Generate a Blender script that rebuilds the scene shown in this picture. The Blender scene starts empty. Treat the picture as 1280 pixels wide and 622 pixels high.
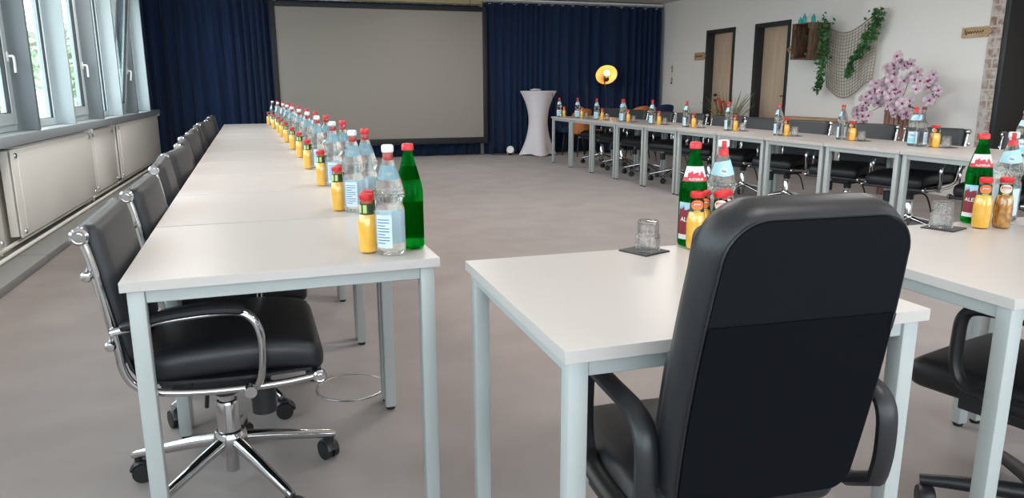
import bpy, bmesh, math, random
from mathutils import Vector, Matrix, Euler
PI = math.pi
R = math.radians
rnd = random.Random(7)
SC = bpy.context.scene
COL = SC.collection

# ------------------------------------------------------------------ helpers
class MB:
    """collects simple shapes and links them as one mesh object"""
    def __init__(s):
        s.v = []; s.f = []
    def add(s, vs, fs, M=None):
        o = len(s.v)
        for p in vs:
            p = Vector(p)
            s.v.append(M @ p if M is not None else p)
        for f in fs:
            s.f.append([i + o for i in f])
        return s
    def bm(s, b, M=None):
        b.verts.ensure_lookup_table(); b.verts.index_update()
        s.add([v.co.copy() for v in b.verts], [[v.index for v in f.verts] for f in b.faces], M)
        b.free(); return s
    def box(s, c, d, bev=0.0, seg=2, M=None, rot=None):
        b = bmesh.new()
        bmesh.ops.create_cube(b, size=1.0)
        for v in b.verts:
            v.co = Vector((v.co.x*d[0], v.co.y*d[1], v.co.z*d[2]))
        if bev > 0:
            bmesh.ops.bevel(b, geom=list(b.edges), offset=min(bev, min(d)*0.49), segments=seg, profile=0.5, affect='EDGES')
        T = Matrix.Translation(Vector(c))
        if rot is not None: T = T @ Euler(rot).to_matrix().to_4x4()
        if M is not None: T = M @ T
        return s.bm(b, T)
    def lathe(s, prof, seg=32, M=None, sy=1.0):
        vs = []; fs = []; rows = []
        for r, z in prof:
            if r < 1e-6:
                rows.append([len(vs)]); vs.append((0, 0, z))
            else:
                rows.append(list(range(len(vs), len(vs)+seg)))
                for i in range(seg):
                    a = 2*PI*i/seg
                    vs.append((r*math.cos(a), r*math.sin(a)*sy, z))
        for a, b in zip(rows, rows[1:]):
            if len(a) == 1 and len(b) == 1: continue
            for i in range(seg):
                j = (i+1) % seg
                if len(a) == 1: fs.append([a[0], b[j], b[i]])
                elif len(b) == 1: fs.append([a[i], a[j], b[0]])
                else: fs.append([a[i], a[j], b[j], b[i]])
        return s.add(vs, fs, M)
    def cyl(s, p0, p1, r0, r1=None, seg=20, M=None):
        r1 = r0 if r1 is None else r1
        p0 = Vector(p0); p1 = Vector(p1); d = p1-p0
        q = d.to_track_quat('Z', 'Y').to_matrix().to_4x4()
        T = Matrix.Translation(p0) @ q
        if M is not None: T = M @ T
        L = d.length
        return s.lathe([(0, 0), (r0, 0), (r1, L), (0, L)], seg, T)
    def tube(s, path, r, seg=10, closed=False, M=None, flat=1.0):
        P = [Vector(p) for p in path]; n = len(P)
        rs = r if isinstance(r, (list, tuple)) else [r]*n
        T = []
        for i in range(n):
            if closed: t = P[(i+1) % n]-P[(i-1) % n]
            else: t = P[min(i+1, n-1)]-P[max(i-1, 0)]
            T.append(t.normalized())
        up = Vector((0, 0, 1))
        if abs(T[0].dot(up)) > 0.9: up = Vector((1, 0, 0))
        N = (up - T[0]*up.dot(T[0])).normalized()
        vs = []; fs = []
        for i in range(n):
            N = (N - T[i]*N.dot(T[i])).normalized()
            B = T[i].cross(N)
            for k in range(seg):
                a = 2*PI*k/seg
                vs.append(P[i] + (N*math.cos(a) + B*math.sin(a)*flat)*rs[i])
        m = n if closed else n-1
        for i in range(m):
            j = (i+1) % n
            for k in range(seg):
                l = (k+1) % seg
                fs.append([i*seg+k, i*seg+l, j*seg+l, j*seg+k])
        if not closed:
            fs.append([k for k in range(seg)][::-1]); fs.append([(n-1)*seg+k for k in range(seg)])
        return s.add(vs, fs, M)
    def prism(s, pts, h, M=None):
        n = len(pts)
        vs = [(x, y, 0) for x, y in pts] + [(x, y, h) for x, y in pts]
        fs = [list(range(n))[::-1], list(range(n, 2*n))]
        for i in range(n):
            j = (i+1) % n
            fs.append([i, j, n+j, n+i])
        return s.add(vs, fs, M)
    def sphere(s, c, r, seg=16, M=None, sc=(1, 1, 1)):
        prof = [(r*math.sin(PI*i/(seg//2)), -r*math.cos(PI*i/(seg//2))) for i in range(seg//2+1)]
        prof[0] = (0, -r); prof[-1] = (0, r)
        T = Matrix.Translation(Vector(c)) @ Matrix.Diagonal(Vector((sc[0], sc[1], sc[2], 1)))
        if M is not None: T = M @ T
        return s.lathe(prof, seg, T)
    def loft(s, loops, M=None, cap=True):
        n = len(loops[0]); vs = []; fs = []
        for L in loops: vs += L
        for i in range(len(loops)-1):
            for k in range(n):
                l = (k+1) % n
                fs.append([i*n+k, i*n+l, (i+1)*n+l, (i+1)*n+k])
        if cap:
            fs.append(list(range(n))[::-1]); fs.append([(len(loops)-1)*n+k for k in range(n)])
        return s.add(vs, fs, M)
    def mesh(s, name, mat, smooth=40):
        me = bpy.data.meshes.new(name)
        me.from_pydata([tuple(v) for v in s.v], [], s.f)
        b = bmesh.new(); b.from_mesh(me)
        bmesh.ops.recalc_face_normals(b, faces=list(b.faces))
        b.to_mesh(me); b.free()
        if smooth:
            for p in me.polygons: p.use_smooth = True
            me.set_sharp_from_angle(angle=R(smooth))
        for m in (mat if isinstance(mat, (list, tuple)) else [mat]): me.materials.append(m)
        return me
    def build(s, name, mat, parent=None, smooth=40, label=None):
        o = bpy.data.objects.new(name, s.mesh(name, mat, smooth))
        COL.objects.link(o)
        if parent is not None: o.parent = parent
        if label: o['label'] = label
        return o

def tag(o, label, cat, group=None):
    o['label'] = label; o['category'] = cat
    if group: o['group'] = group
    return o
def thing(name, label, cat, loc=(0, 0, 0), rz=0.0, group=None):
    o = bpy.data.objects.new(name, None); COL.objects.link(o)
    o.empty_display_size = 0.1
    o.location = loc; o.rotation_euler = (0, 0, rz)
    return tag(o, label, cat, group)
def struct(name, mb, mat, parent=None, smooth=40):
    o = mb.build(name, mat, parent, smooth)
    if parent is None: o['kind'] = 'structure'
    return o
KIDS = {}
def children(o): return [c for c in COL.objects if c.parent == o]
def dup(root, label, loc=None, rz=None, group=None, cat=None):
    kids = KIDS.get(root.name)
    if kids is None:
        kids = [(c, children(c)) for c in children(root)]; KIDS[root.name] = kids
    r = root.copy(); COL.objects.link(r)
    if loc is not None: r.location = loc
    if rz is not None: r.rotation_euler = (0, 0, rz)
    r['label'] = label
    if group: r['group'] = group
    for c, gs in kids:
        d = c.copy(); COL.objects.link(d); d.parent = r
        for g in gs:
            e = g.copy(); COL.objects.link(e); e.parent = d
    return r
ORD = ['first', 'second', 'third', 'fourth', 'fifth', 'sixth', 'seventh', 'eighth', 'ninth', 'tenth', 'eleventh', 'twelfth']
def bez(pts, n=8):
    """Catmull-Rom through points"""
    P = [Vector(p) for p in pts]; P = [P[0]*2-P[1]] + P + [P[-1]*2-P[-2]]
    out = []
    for i in range(1, len(P)-2):
        for k in range(n):
            t = k/n; a, b, c, d = P[i-1], P[i], P[i+1], P[i+2]
            out.append(0.5*((2*b)+(c-a)*t+(2*a-5*b+4*c-d)*t*t+(3*b-a-3*c+d)*t**3))
    out.append(P[-2]); return out

# ------------------------------------------------------------------ materials
def mat(name, col, rough=0.5, metal=0.0, spec=0.5, **k):
    m = bpy.data.materials.new(name); m.use_nodes = True
    b = m.node_tree.nodes['Principled BSDF']
    b.inputs['Base Color'].default_value = (*col, 1); b.inputs['Roughness'].default_value = rough
    b.inputs['Metallic'].default_value = metal; b.inputs['Specular IOR Level'].default_value = spec
    if 'trans' in k: b.inputs['Transmission Weight'].default_value = k['trans']
    if 'ior' in k: b.inputs['IOR'].default_value = k['ior']
    if 'coat' in k: b.inputs['Coat Weight'].default_value = k['coat']; b.inputs['Coat Roughness'].default_value = k.get('coatr', 0.1)
    if 'sheen' in k: b.inputs['Sheen Weight'].default_value = k['sheen']; b.inputs['Sheen Roughness'].default_value = 0.5
    if 'emit' in k:
        b.inputs['Emission Color'].default_value = (*k.get('ecol', col), 1); b.inputs['Emission Strength'].default_value = k['emit']
    return m
def nodes(m): return m.node_tree.nodes, m.node_tree.links, m.node_tree.nodes['Principled BSDF']
def bump(m, kind='NOISE', scale=200.0, strength=0.2, dist=0.001, detail=3.0, coord='Object'):
    n, l, b = nodes(m)
    tc = n.new('ShaderNodeTexCoord')
    t = n.new('ShaderNodeTexNoise' if kind == 'NOISE' else 'ShaderNodeTexVoronoi')
    t.inputs['Scale'].default_value = scale
    if kind == 'NOISE': t.inputs['Detail'].default_value = detail
    bp = n.new('ShaderNodeBump'); bp.inputs['Strength'].default_value = strength; bp.inputs['Distance'].default_value = dist
    l.new(tc.outputs[coord], t.inputs['Vector'])
    l.new(t.outputs['Fac' if kind == 'NOISE' else 'Distance'], bp.inputs['Height'])
    l.new(bp.outputs['Normal'], b.inputs['Normal'])
    return m
def mottle(m, c1, c2, scale=5.0, detail=4.0, stretch=(1, 1, 1), lo=0.35, hi=0.65, coord='Object'):
    n, l, b = nodes(m)
    tc = n.new('ShaderNodeTexCoord'); mp = n.new('ShaderNodeMapping'); mp.inputs['Scale'].default_value = stretch
    t = n.new('ShaderNodeTexNoise'); t.inputs['Scale'].default_value = scale; t.inputs['Detail'].default_value = detail
    r = n.new('ShaderNodeValToRGB')
    r.color_ramp.elements[0].position = lo; r.color_ramp.elements[1].position = hi
    r.color_ramp.elements[0].color = (*c1, 1); r.color_ramp.elements[1].color = (*c2, 1)
    l.new(tc.outputs[coord], mp.inputs['Vector']); l.new(mp.outputs['Vector'], t.inputs['Vector'])
    l.new(t.outputs['Fac'], r.inputs['Fac']); l.new(r.outputs['Color'], b.inputs['Base Color'])
    return m
def glassmix(name, col, ior, transp, rough=0.0, tcol=(1, 1, 1)):
    """clear glass: refraction with part straight-through light"""
    m = bpy.data.materials.new(name); m.use_nodes = True
    n, l = m.node_tree.nodes, m.node_tree.links
    n.remove(n['Principled BSDF'])
    g = n.new('ShaderNodeBsdfGlass'); g.inputs['Color'].default_value = (*col, 1); g.inputs['IOR'].default_value = ior; g.inputs['Roughness'].default_value = rough
    t = n.new('ShaderNodeBsdfTransparent'); t.inputs['Color'].default_value = (*tcol, 1)
    x = n.new('ShaderNodeMixShader'); x.inputs[0].default_value = transp
    l.new(g.outputs[0], x.inputs[1]); l.new(t.outputs[0], x.inputs[2]); l.new(x.outputs[0], n['Material Output'].inputs['Surface'])
    return m
def paneglass(name, tint=(0.95, 0.98, 0.97)):
    m = bpy.data.materials.new(name); m.use_nodes = True
    n, l = m.node_tree.nodes, m.node_tree.links
    n.remove(n['Principled BSDF'])
    t = n.new('ShaderNodeBsdfTransparent'); t.inputs['Color'].default_value = (*tint, 1)
    g = n.new('ShaderNodeBsdfGlossy'); g.inputs['Roughness'].default_value = 0.0
    lw = n.new('ShaderNodeLayerWeight'); lw.inputs['Blend'].default_value = .5
    pw = n.new('ShaderNodeMath'); pw.operation = 'POWER'; pw.inputs[1].default_value = 5
    fr = n.new('ShaderNodeMath'); fr.operation = 'MULTIPLY_ADD'; fr.inputs[1].default_value = .8; fr.inputs[2].default_value = .03
    l.new(lw.outputs['Facing'], pw.inputs[0]); l.new(pw.outputs[0], fr.inputs[0])
    x = n.new('ShaderNodeMixShader')
    l.new(fr.outputs[0], x.inputs[0]); l.new(t.outputs[0], x.inputs[1]); l.new(g.outputs[0], x.inputs[2]); l.new(x.outputs[0], n['Material Output'].inputs['Surface'])
    return m

M = {}
M['carpet'] = bump(mottle(mat('carpet', (.25, .22, .21), .95, spec=.1, sheen=.15), (.262, .226, .217), (.302, .263, .252), 3.0, 8.0), 'NOISE', 500, .5, .002)
M['wall'] = mat('wall_paint', (.86, .835, .81), .85, spec=.2)
M['wall_grey'] = mat('wall_paint_grey', (.80, .78, .73), .8, spec=.2)
M['ceiling'] = mat('ceiling_paint', (.80, .73, .68), .9, spec=.1)
M['pelmet'] = mat('pelmet_paint', (.62, .50, .26), .6)
M['table_top'] = bump(mat('table_laminate', (.52, .484, .465), .33, spec=.45), 'NOISE', 900, .06, .0004)
M['table_edge'] = mat('table_edge_band', (.61, .58, .56), .45)
M['table_frame'] = mat('table_frame_paint', (.41, .435, .43), .35, spec=.5)
M['rubber'] = mat('black_rubber', (.012, .012, .013), .6)
M['plastic'] = mat('black_plastic', (.012, .013, .015), .42)
M['chrome'] = mat('chrome', (.58, .58, .59), .12, 1.0)
M['leather'] = bump(mat('black_leather', (.011, .012, .015), .42, spec=.45), 'VORONOI', 380, .22, .0006)
M['leather_grey'] = bump(mat('charcoal_leather', (.029, .031, .036), .46, spec=.45), 'VORONOI', 380, .22, .0006)
M['fabric'] = bump(mat('black_fabric', (.0045, .005, .007), .95, spec=.06), 'NOISE', 900, .5, .001)
M['fabric2'] = bump(mat('black_mesh_fabric', (.007, .0078, .010), .9, spec=.08), 'NOISE', 1200, .5, .001)
M['curtain'] = bump(mat('navy_curtain', (.013, .028, .073), .9, spec=.1, sheen=.12), 'NOISE', 350, .2, .001)
M['screen'] = mat('projection_cloth', (.285, .255, .222), .40, spec=.35)
M['screen_frame'] = mat('screen_frame_black', (.010, .011, .014), .6)
M['radiator'] = mat('radiator_enamel', (.90, .885, .84), .4)
M['pipe'] = mat('pipe_paint', (.85, .83, .78), .4)
M['casing'] = mat('duct_metal', (.25, .25, .245), .45)
M['sill'] = mat('sill_metal', (.40, .44, .46), .3, spec=.5)
M['frame_white'] = mat('window_frame_paint', (.50, .57, .59), .4)
M['frame_grey'] = mat('window_frame_grey', (.19, .22, .24), .4)
M['gasket'] = mat('window_gasket', (.02, .02, .022), .6)
M['pane'] = paneglass('window_glass')
M['white_plastic'] = mat('white_plastic', (.80, .80, .79), .35)
M['door_wood'] = mottle(mat('door_beech', (.60, .45, .33), .45), (.58, .43, .31), (.68, .52, .39), 3, 5, (6, 6, .5))
M['door_frame'] = mat('door_frame_anthracite', (.022, .024, .027), .5)
M['pale_wood'] = mottle(mat('pale_wood', (.50, .34, .19), .55), (.42, .27, .14), (.60, .42, .25), 6, 5, (1, 1, 8))
M['console_wood'] = mottle(mat('console_wood', (.52, .34, .18), .5), (.47, .30, .15), (.58, .39, .22), 4, 5, (8, 1, 1))
M['crate_wood'] = mottle(mat('crate_wood', (.13, .07, .04), .7), (.075, .04, .024), (.21, .12, .07), 9, 6, (3, 3, .6))
M['slat_red'] = mottle(mat('red_slat_wood', (.22, .10, .07), .6), (.13, .055, .04), (.33, .17, .13), 10, 5, (5, 5, .5))
M['leaf'] = mottle(mat('ivy_leaf', (.03, .12, .03), .45), (.015, .075, .015), (.055, .20, .05), 20, 2)
M['leaf_dark'] = mat('dark_leaf', (.02, .06, .02), .5)
M['grass_blade'] = mottle(mat('grass_blade', (.22, .20, .09), .6), (.12, .14, .05), (.34, .28, .14), 6, 2)
M['red_flower'] = mat('red_flower', (.50, .05, .03), .5)
M['rope'] = mat('net_rope', (.36, .30, .23), .9, spec=.1)
M['petal'] = mottle(mat('orchid_petal', (.62, .42, .53), .6, spec=.2), (.50, .36, .43), (.72, .58, .64), 30, 3)
M['petal_core'] = mat('orchid_core', (.28, .03, .12), .5)
M['stem'] = mat('stem_green', (.08, .12, .04), .5)
M['cover'] = bump(mat('stretch_cover', (.74, .70, .74), .75, spec=.2, sheen=.2), 'NOISE', 600, .15, .0006)
M['gold'] = mat('gold_lamp_inside', (.78, .50, .20), .5, .5)
M['bulb'] = mat('lamp_bulb', (1, .75, .4), .3, emit=14.0, ecol=(1, .66, .30))
M['black_metal'] = mat('black_metal', (.012, .012, .013), .4, .3)
M['orange'] = mat('orange_shell', (.55, .17, .035), .45)
M['navy_fabric'] = bump(mat('navy_upholstery', (.010, .025, .075), .85), 'NOISE', 600, .3, .001)
M['coaster'] = bump(mat('slate_coaster', (.018, .018, .022), .55), 'NOISE', 300, .4, .001)
M['tumbler'] = glassmix('tumbler_glass', (.98, .99, .99), 1.42, .52)
M['clear_glass'] = glassmix('clear_bottle_glass', (.965, .985, .975), 1.33, .30)
M['green_glass'] = glassmix('green_bottle_glass', (.06, .56, .16), 1.34, .40, tcol=(.05, .50, .13))
M['cyan_glass'] = glassmix('cyan_glass', (.25, .80, .80), 1.3, .5, tcol=(.3, .85, .85))
M['juice_glass'] = glassmix('juice_bottle_glass', (.98, .97, .93), 1.25, .5)
M['orange_juice'] = mottle(mat('orange_juice', (.78, .40, .035), .25, spec=.6, coat=1.0, coatr=.04), (.76, .38, .03), (.80, .43, .045), 40, 3)
bump(M['orange_juice'], 'VORONOI', 110, .10, .001)
M['apple_juice'] = mottle(mat('apple_juice', (.40, .16, .02), .15, spec=.6, coat=1.0, coatr=.03), (.20, .07, .008), (.58, .28, .05), 60, 5)
bump(M['apple_juice'], 'VORONOI', 110, .22, .0015)
M['cap_red'] = mat('red_cap', (.62, .02, .025), .35, spec=.5)
M['cap_white'] = mat('white_cap', (.72, .72, .72), .35)
M['cap_dark'] = mat('dark_cap', (.10, .02, .03), .4)
M['lbl_white'] = mat('label_white', (.70, .71, .72), .5)
M['lbl_blue'] = mat('label_light_blue', (.38, .62, .74), .5)
M['lbl_pale'] = mat('label_pale_blue', (.56, .68, .78), .5)
M['lbl_cyan'] = mat('label_cyan', (.20, .62, .72), .5)
M['lbl_navy'] = mat('label_navy', (.03, .05, .20), .5)
M['lbl_red'] = mat('label_red', (.55, .03, .05), .5)
M['lbl_maroon'] = mat('label_maroon', (.22, .015, .03), .5)
M['lbl_green'] = mat('label_dark_green', (.012, .035, .014), .5)
M['lbl_lime'] = mat('label_lime', (.45, .55, .20), .5)
M['lbl_orange'] = mat('label_orange', (.75, .18, .03), .5)
M['lbl_cream'] = mat('label_cream', (.75, .60, .48), .5)
M['lbl_black'] = mat('label_black', (.02, .02, .02), .5)
M['tree_leaf'] = mottle(mat('tree_leaf', (.16, .32, .10), .6), (.20, .34, .15), (.42, .56, .32), 8, 3)
M['bark'] = mat('tree_bark', (.12, .09, .06), .8)
M['yard'] = mottle(mat('yard_paving', (.62, .60, .57), .9), (.55, .53, .50), (.68, .66, .63), 2, 5)
M['house'] = mat('render_wall', (.70, .68, .64), .8)
M['brass'] = mat('steel', (.5, .5, .5), .3, 1.0)
M['dark_vase'] = mat('dark_ceramic', (.015, .013, .013), .25)
M['fill_panel'] = mat('fill_lamp_diffuser', (.9, .9, .9), .5, emit=3.0, ecol=(1, .95, .88))  # glowing face of the added fill lamps

# brick slips
def brickmat():
    m = mat('old_brick', (.4, .3, .26), .85, spec=.2); n, l, b = nodes(m)
    tc = n.new('ShaderNodeTexCoord'); mp = n.new('ShaderNodeMapping'); mp.inputs['Rotation'].default_value = (R(90), 0, 0)
    mp.inputs['Rotation'].default_value = (R(90), 0, R(90))
    sx = n.new('ShaderNodeSeparateXYZ'); cx = n.new('ShaderNodeCombineXYZ'); ad = n.new('ShaderNodeMath'); ad.operation = 'ADD'
    l.new(tc.outputs['Object'], sx.inputs[0]); l.new(sx.outputs['X'], ad.inputs[0]); l.new(sx.outputs['Y'], ad.inputs[1])
    l.new(ad.outputs[0], cx.inputs['X']); l.new(sx.outputs['Z'], cx.inputs['Y'])
    br = n.new('ShaderNodeTexBrick'); br.inputs['Scale'].default_value = 1.0
    br.inputs['Brick Width'].default_value = .14; br.inputs['Row Height'].default_value = .105; br.inputs['Mortar Size'].default_value = .010
    br.inputs['Color1'].default_value = (.30, .19, .15, 1); br.inputs['Color2'].default_value = (.42, .32, .28, 1); br.inputs['Mortar'].default_value = (.55, .50, .46, 1)
    nz = n.new('ShaderNodeTexNoise'); nz.inputs['Scale'].default_value = 14; nz.inputs['Detail'].default_value = 6
    mx = n.new('ShaderNodeMix'); mx.data_type = 'RGBA'; mx.blend_type = 'MIX'
    rp = n.new('ShaderNodeValToRGB'); rp.color_ramp.elements[0].position = .42; rp.color_ramp.elements[1].position = .62
    l.new(cx.outputs[0], br.inputs['Vector']); l.new(tc.outputs['Object'], nz.inputs['Vector']); l.new(nz.outputs['Fac'], rp.inputs['Fac'])
    l.new(rp.outputs['Color'], mx.inputs['Factor']); l.new(br.outputs['Color'], mx.inputs['A']); mx.inputs['B'].default_value = (.60, .55, .52, 1)
    l.new(mx.outputs['Result'], b.inputs['Base Color'])
    bp = n.new('ShaderNodeBump'); bp.inputs['Strength'].default_value = .5; bp.inputs['Distance'].default_value = .01
    l.new(br.outputs['Fac'], bp.inputs['Height']); bp.invert = True; l.new(bp.outputs['Normal'], b.inputs['Normal'])
    return m
M['brick'] = brickmat()

# ------------------------------------------------------------------ camera
F, PITCH, ROLL, YAW, HC = 913.227, 0.216540, -0.002664, 0.305777, 1.18439
sy_, cy_ = math.sin(YAW), math.cos(YAW)
fwd = Vector((sy_*math.cos(PITCH), cy_*math.cos(PITCH), -math.sin(PITCH)))
rt = Vector((cy_, -sy_, 0)); up = rt.cross(fwd)
r2 = rt*math.cos(ROLL)+up*math.sin(ROLL); u2 = -rt*math.sin(ROLL)+up*math.cos(ROLL)
cam = bpy.data.objects.new('camera', bpy.data.cameras.new('camera')); COL.objects.link(cam)
cm = Matrix((r2, u2, -fwd)).transposed().to_4x4(); cm.translation = Vector((0, 0, HC)); cam.matrix_world = cm
cam.data.sensor_width = 36; cam.data.lens = F/1280*36; cam.data.clip_start = 0.02; cam.data.clip_end = 300
SC.camera = cam

# ------------------------------------------------------------------ room shell
XL, XR, YB, YF, ZC = -1.92, 7.15, 13.15, -3.0, 2.74
XR2 = 7.02        # nearer stretch of the right wall stands forward
struct('floor', MB().box(((XL+XR)/2, (YB+YF)/2, -.05), (XR-XL+1.4, YB-YF+.6, .1)), M['carpet'])
struct('ceiling', MB().box(((XL+XR)/2, (YB+YF)/2, ZC+.06), (XR-XL+1.4, YB-YF+.6, .12)), M['ceiling'])
struct('wall_back', MB().box(((XL+XR)/2, YB+.06, ZC/2), (XR-XL+.6, .12, ZC)), M['wall'])
w = MB()
w.box(((XL+XR)/2, YF-.06, .4), (XR-XL+.6, .12, .8)); w.box(((XL+XR)/2, YF-.06, 2.62), (XR-XL+.6, .12, .24))
for xx in (XL-.1, 1.1, 4.1, XR+.1): w.box((xx, YF-.06, 1.65), (.3, .12, 1.7))
struct('wall_front', w, M['wall'])
w = MB()
w.box((XL-.08, (YB+YF)/2, .40), (.16, YB-YF, .80)); w.box((XL-.08, (YB+YF)/2, 2.62), (.16, YB-YF, .24))
w.box((XL-.08, 12.66, 1.62), (.16, .98, 1.8))
struct('wall_left', w, M['wall_grey'])
# right wall with two recessed doors, then the forward stretch and a third opening
D1 = (10.615, 11.46); D2 = (9.245, 10.09); DH = 2.14; JY = 7.73
D3 = (4.55, 5.80)
def wseg(w, x, y0, y1, z0, z1, t=.30): w.box((x+t/2, (y0+y1)/2, (z0+z1)/2), (t, y1-y0, z1-z0))
w = MB()
wseg(w, XR, D1[1], YB, 0, ZC); wseg(w, XR, D1[0], D1[1], DH, ZC); wseg(w, XR, D2[1], D1[0], 0, ZC)
wseg(w, XR, D2[0], D2[1], DH, ZC); wseg(w, XR, JY, D2[0], 0, ZC)
wseg(w, XR2, 5.955, JY, 0, ZC, .43); wseg(w, XR2, D3[0], D3[1], 2.3, ZC, .43); wseg(w, XR2, YF, D3[0], 0, ZC, .43)
struct('wall_right', w, M['wall'], smooth=0)
struct('trim_1', MB().box((XR2+.21, (5.80+5.955)/2, ZC/2), (.44, .155, ZC)), M['brick'], smooth=0)
def door(n, y0, y1, x, h, depth, hy, hside, fw=.05):
    fr = MB()
    fr.box((x+depth/2, y0+.03-.0, h/2), (depth+.03, .06, h), .004); fr.box((x+depth/2, y1-.03, h/2), (depth+.03, .06, h), .004)
    fr.box((x+depth/2, (y0+y1)/2, h-.03), (depth+.03, y1-y0-.12, .06), .004)
    o = struct('door_%d' % n, fr, M['door_frame'])
    MB().box((x+depth-.02, (y0+y1)/2, (h-.06)/2+.004), (.04, y1-y0-.124, h-.068), .003).build('door_leaf', M['door_wood'], o)
    g = MB()
    g.cyl((x+depth-.055, hy, 1.06), (x+depth-.038, hy, 1.06), .026)
    g.cyl((x+depth-.085, hy, 1.06), (x+depth-.045, hy, 1.06), .009)
    g.tube([(x+depth-.085, hy, 1.06), (x+depth-.088, hy+hside*.06, 1.06), (x+depth-.085, hy+hside*.12, 1.058)], .009)
    g.cyl((x+depth-.055, hy, .97), (x+depth-.038, hy, .97), .024)
    g.build('handle', M['black_metal'], o, label='dark door handle with round rosettes')
    return o
door(1, D1[0], D1[1], XR, DH, .16, 11.28, -1)
door(2, D2[0], D2[1], XR, DH, .16, 9.36, 1)
door(3, D3[0], D3[1], XR2, 2.3, .42, 4.75, 1)
# pale pelmet strip above the projection screen
struct('trim_2', MB().box((2.45, 13.02, 2.68), (2.3, .06, .12), .004), M['pelmet'])
# floor duct along the window wall
cs = MB()
cs.box((-1.76, (YF+12.85)/2, .0275), (.32, 12.85-YF, .055), .006)
for yy in (1.2, 3.4, 5.75, 8.1, 10.4): cs.box((-1.76, yy, .0285), (.326, .012, .057))
struct('trim_3', cs, M['casing'])
# window sill
struct('trim_4', MB().box((-1.86, (YF+12.85)/2, .835), (.20, 12.85-YF, .075), .006), M['sill'])
# fins between the windows
FINS = [YF+.06, -1.06, .04, 1.14, 2.24, 3.34, 4.45, 5.55, 6.654, 7.766, 8.945, 10.01, 11.05, 12.08]
for i, y in enumerate(FINS):
    grey = i % 2 == 0
    f = MB().box((-1.875, y, 1.69), (.19, .05, 1.634), .004)
    struct('trim_%d' % (i+5), f, M['frame_grey' if grey else 'frame_white'])
def window(n, y0, y1, opening, tilted):
    x = -1.955; z0, z1 = .874, 2.5; w_ = y1-y0; ym = (y0+y1)/2; zm = (z0+z1)/2
    def ring(mb, yA, yB, zA, zB, t, d, xo, Mx=None):
        mb.box((xo, yA+t/2, (zA+zB)/2), (d, t, zB-zA), .004, 1, Mx); mb.box((xo, yB-t/2, (zA+zB)/2), (d, t, zB-zA), .004, 1, Mx)
        mb.box((xo, (yA+yB)/2, zA+t/2), (d, yB-yA-2*t, t), .004, 1, Mx); mb.box((xo, (yA+yB)/2, zB-t/2), (d, yB-yA-2*t, t), .004, 1, Mx)
    f = MB(); ring(f, y0+.02, y1-.02, z0, z1, .06, .07, x)
    o = struct('window_%d' % n, f, M['frame_white'])
    if not opening:
        ring(MB(), 0, 1, 0, 1, .1, .1, 0)
        MB().box((x, ym, zm), (.008, w_-.15, z1-z0-.11)).build('pane', M['pane'], o)
        g = MB(); ring(g, y0+.078, y1-.078, z0+.058, z1-.058, .008, .02, x+.012); g.build('gasket', M['gasket'], o)
        return o
    T = Matrix.Translation((x+.02, ym, z0+.05))
    if tilted: T = T @ Euler((0, R(7.5), 0)).to_matrix().to_4x4()
    hw = w_/2-.055; hz = z1-z0-.10
    s = MB(); ring(s, -hw, hw, 0, hz, .085, .06, 0, T)
    so = s.build('sash', M['frame_white'], o)
    g = MB(); ring(g, -hw+.083, hw-.083, .083, hz-.083, .008, .03, .008, T); g.build('gasket', M['gasket'], so)
    MB().box((0, 0, hz/2), (.01, 2*hw-.17, hz-.17), 0, 1, T).build('pane', M['pane'], o)
    h = MB()
    yh = hw-.042
    h.box((.036, yh, .50), (.012, .03, .075), .004, 2, T); h.cyl((.03, yh, .505), (.075, yh, .505), .009, None, 12, T)
    h.tube([(.07, yh, .505), (.076, yh, .50), (.078, yh, .46), (.076, yh, .385)], .0095, 10, False, T)
    h.build('handle', M['white_plastic'], so, label='white window handle')
    return o
for i in range(len(FINS)-1):
    window(i+1, FINS[i]+.025, FINS[i+1]-.025, i % 2 == 1, i == 11)

# ------------------------------------------------------------------ outside
struct('ground_outside', MB().box((-32, 8, -1.0), (59, 90, .1)), M['yard'])
def leafball(mb, c, r, n, s):
    for _ in range(n):
        d = Vector((rnd.gauss(0, 1), rnd.gauss(0, 1), rnd.gauss(0, 1))).normalized()*r*rnd.uniform(.55, 1.0)
        p = Vector(c)+Vector((d.x, d.y, d.z*.9))
        q = Euler((rnd.uniform(0, 6), rnd.uniform(0, 6), rnd.uniform(0, 6))).to_matrix().to_4x4()
        k = s*rnd.uniform(.7, 1.3)
        mb.add([(0, -k, 0), (k*.5, 0, .1*k), (0, k, 0), (-k*.5, 0, .1*k)], [[0, 1, 2, 3]], Matrix.Translation(p) @ q)
def tree(x, y, h, r, lab):
    t = thing('leafy_tree', lab, 'tree', (x, y, -.95), 0, 'trees outside the windows')
    MB().tube(bez([(0, 0, 0), (.06, .03, h*.3), (-.05, .08, h*.62), (0, 0, h*.9)], 4), [.14]*6+[.1]*4+[.05]*3, 8).build('trunk', M['bark'], t)
    f = MB()
    for _ in range(9):
        leafball(f, (rnd.uniform(-.6, .6)*r, rnd.uniform(-.6, .6)*r, h*rnd.uniform(.45, .95)), r*.55, 150, .16)
    f.build('foliage', M['tree_leaf'], t, 0)
tree(-9.2, 29.5, 4.6, 1.7, 'leafy green tree outside seen through the second window pane from the camera')
tree(-7.4, 36.0, 4.4, 1.7, 'leafy green tree outside seen through the narrow pane beside the middle window handle')
tree(-15.0, 36.0, 4.6, 1.9, 'bright green tree outside, further back than the trees near the panes')
hb = thing('house', 'pale rendered house across the yard outside the windows', 'house', (-14, 52, -.95))
MB().box((0, 0, 1.6), (9, 7, 3.2), .02).build('wall_block', M['house'], hb)
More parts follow.
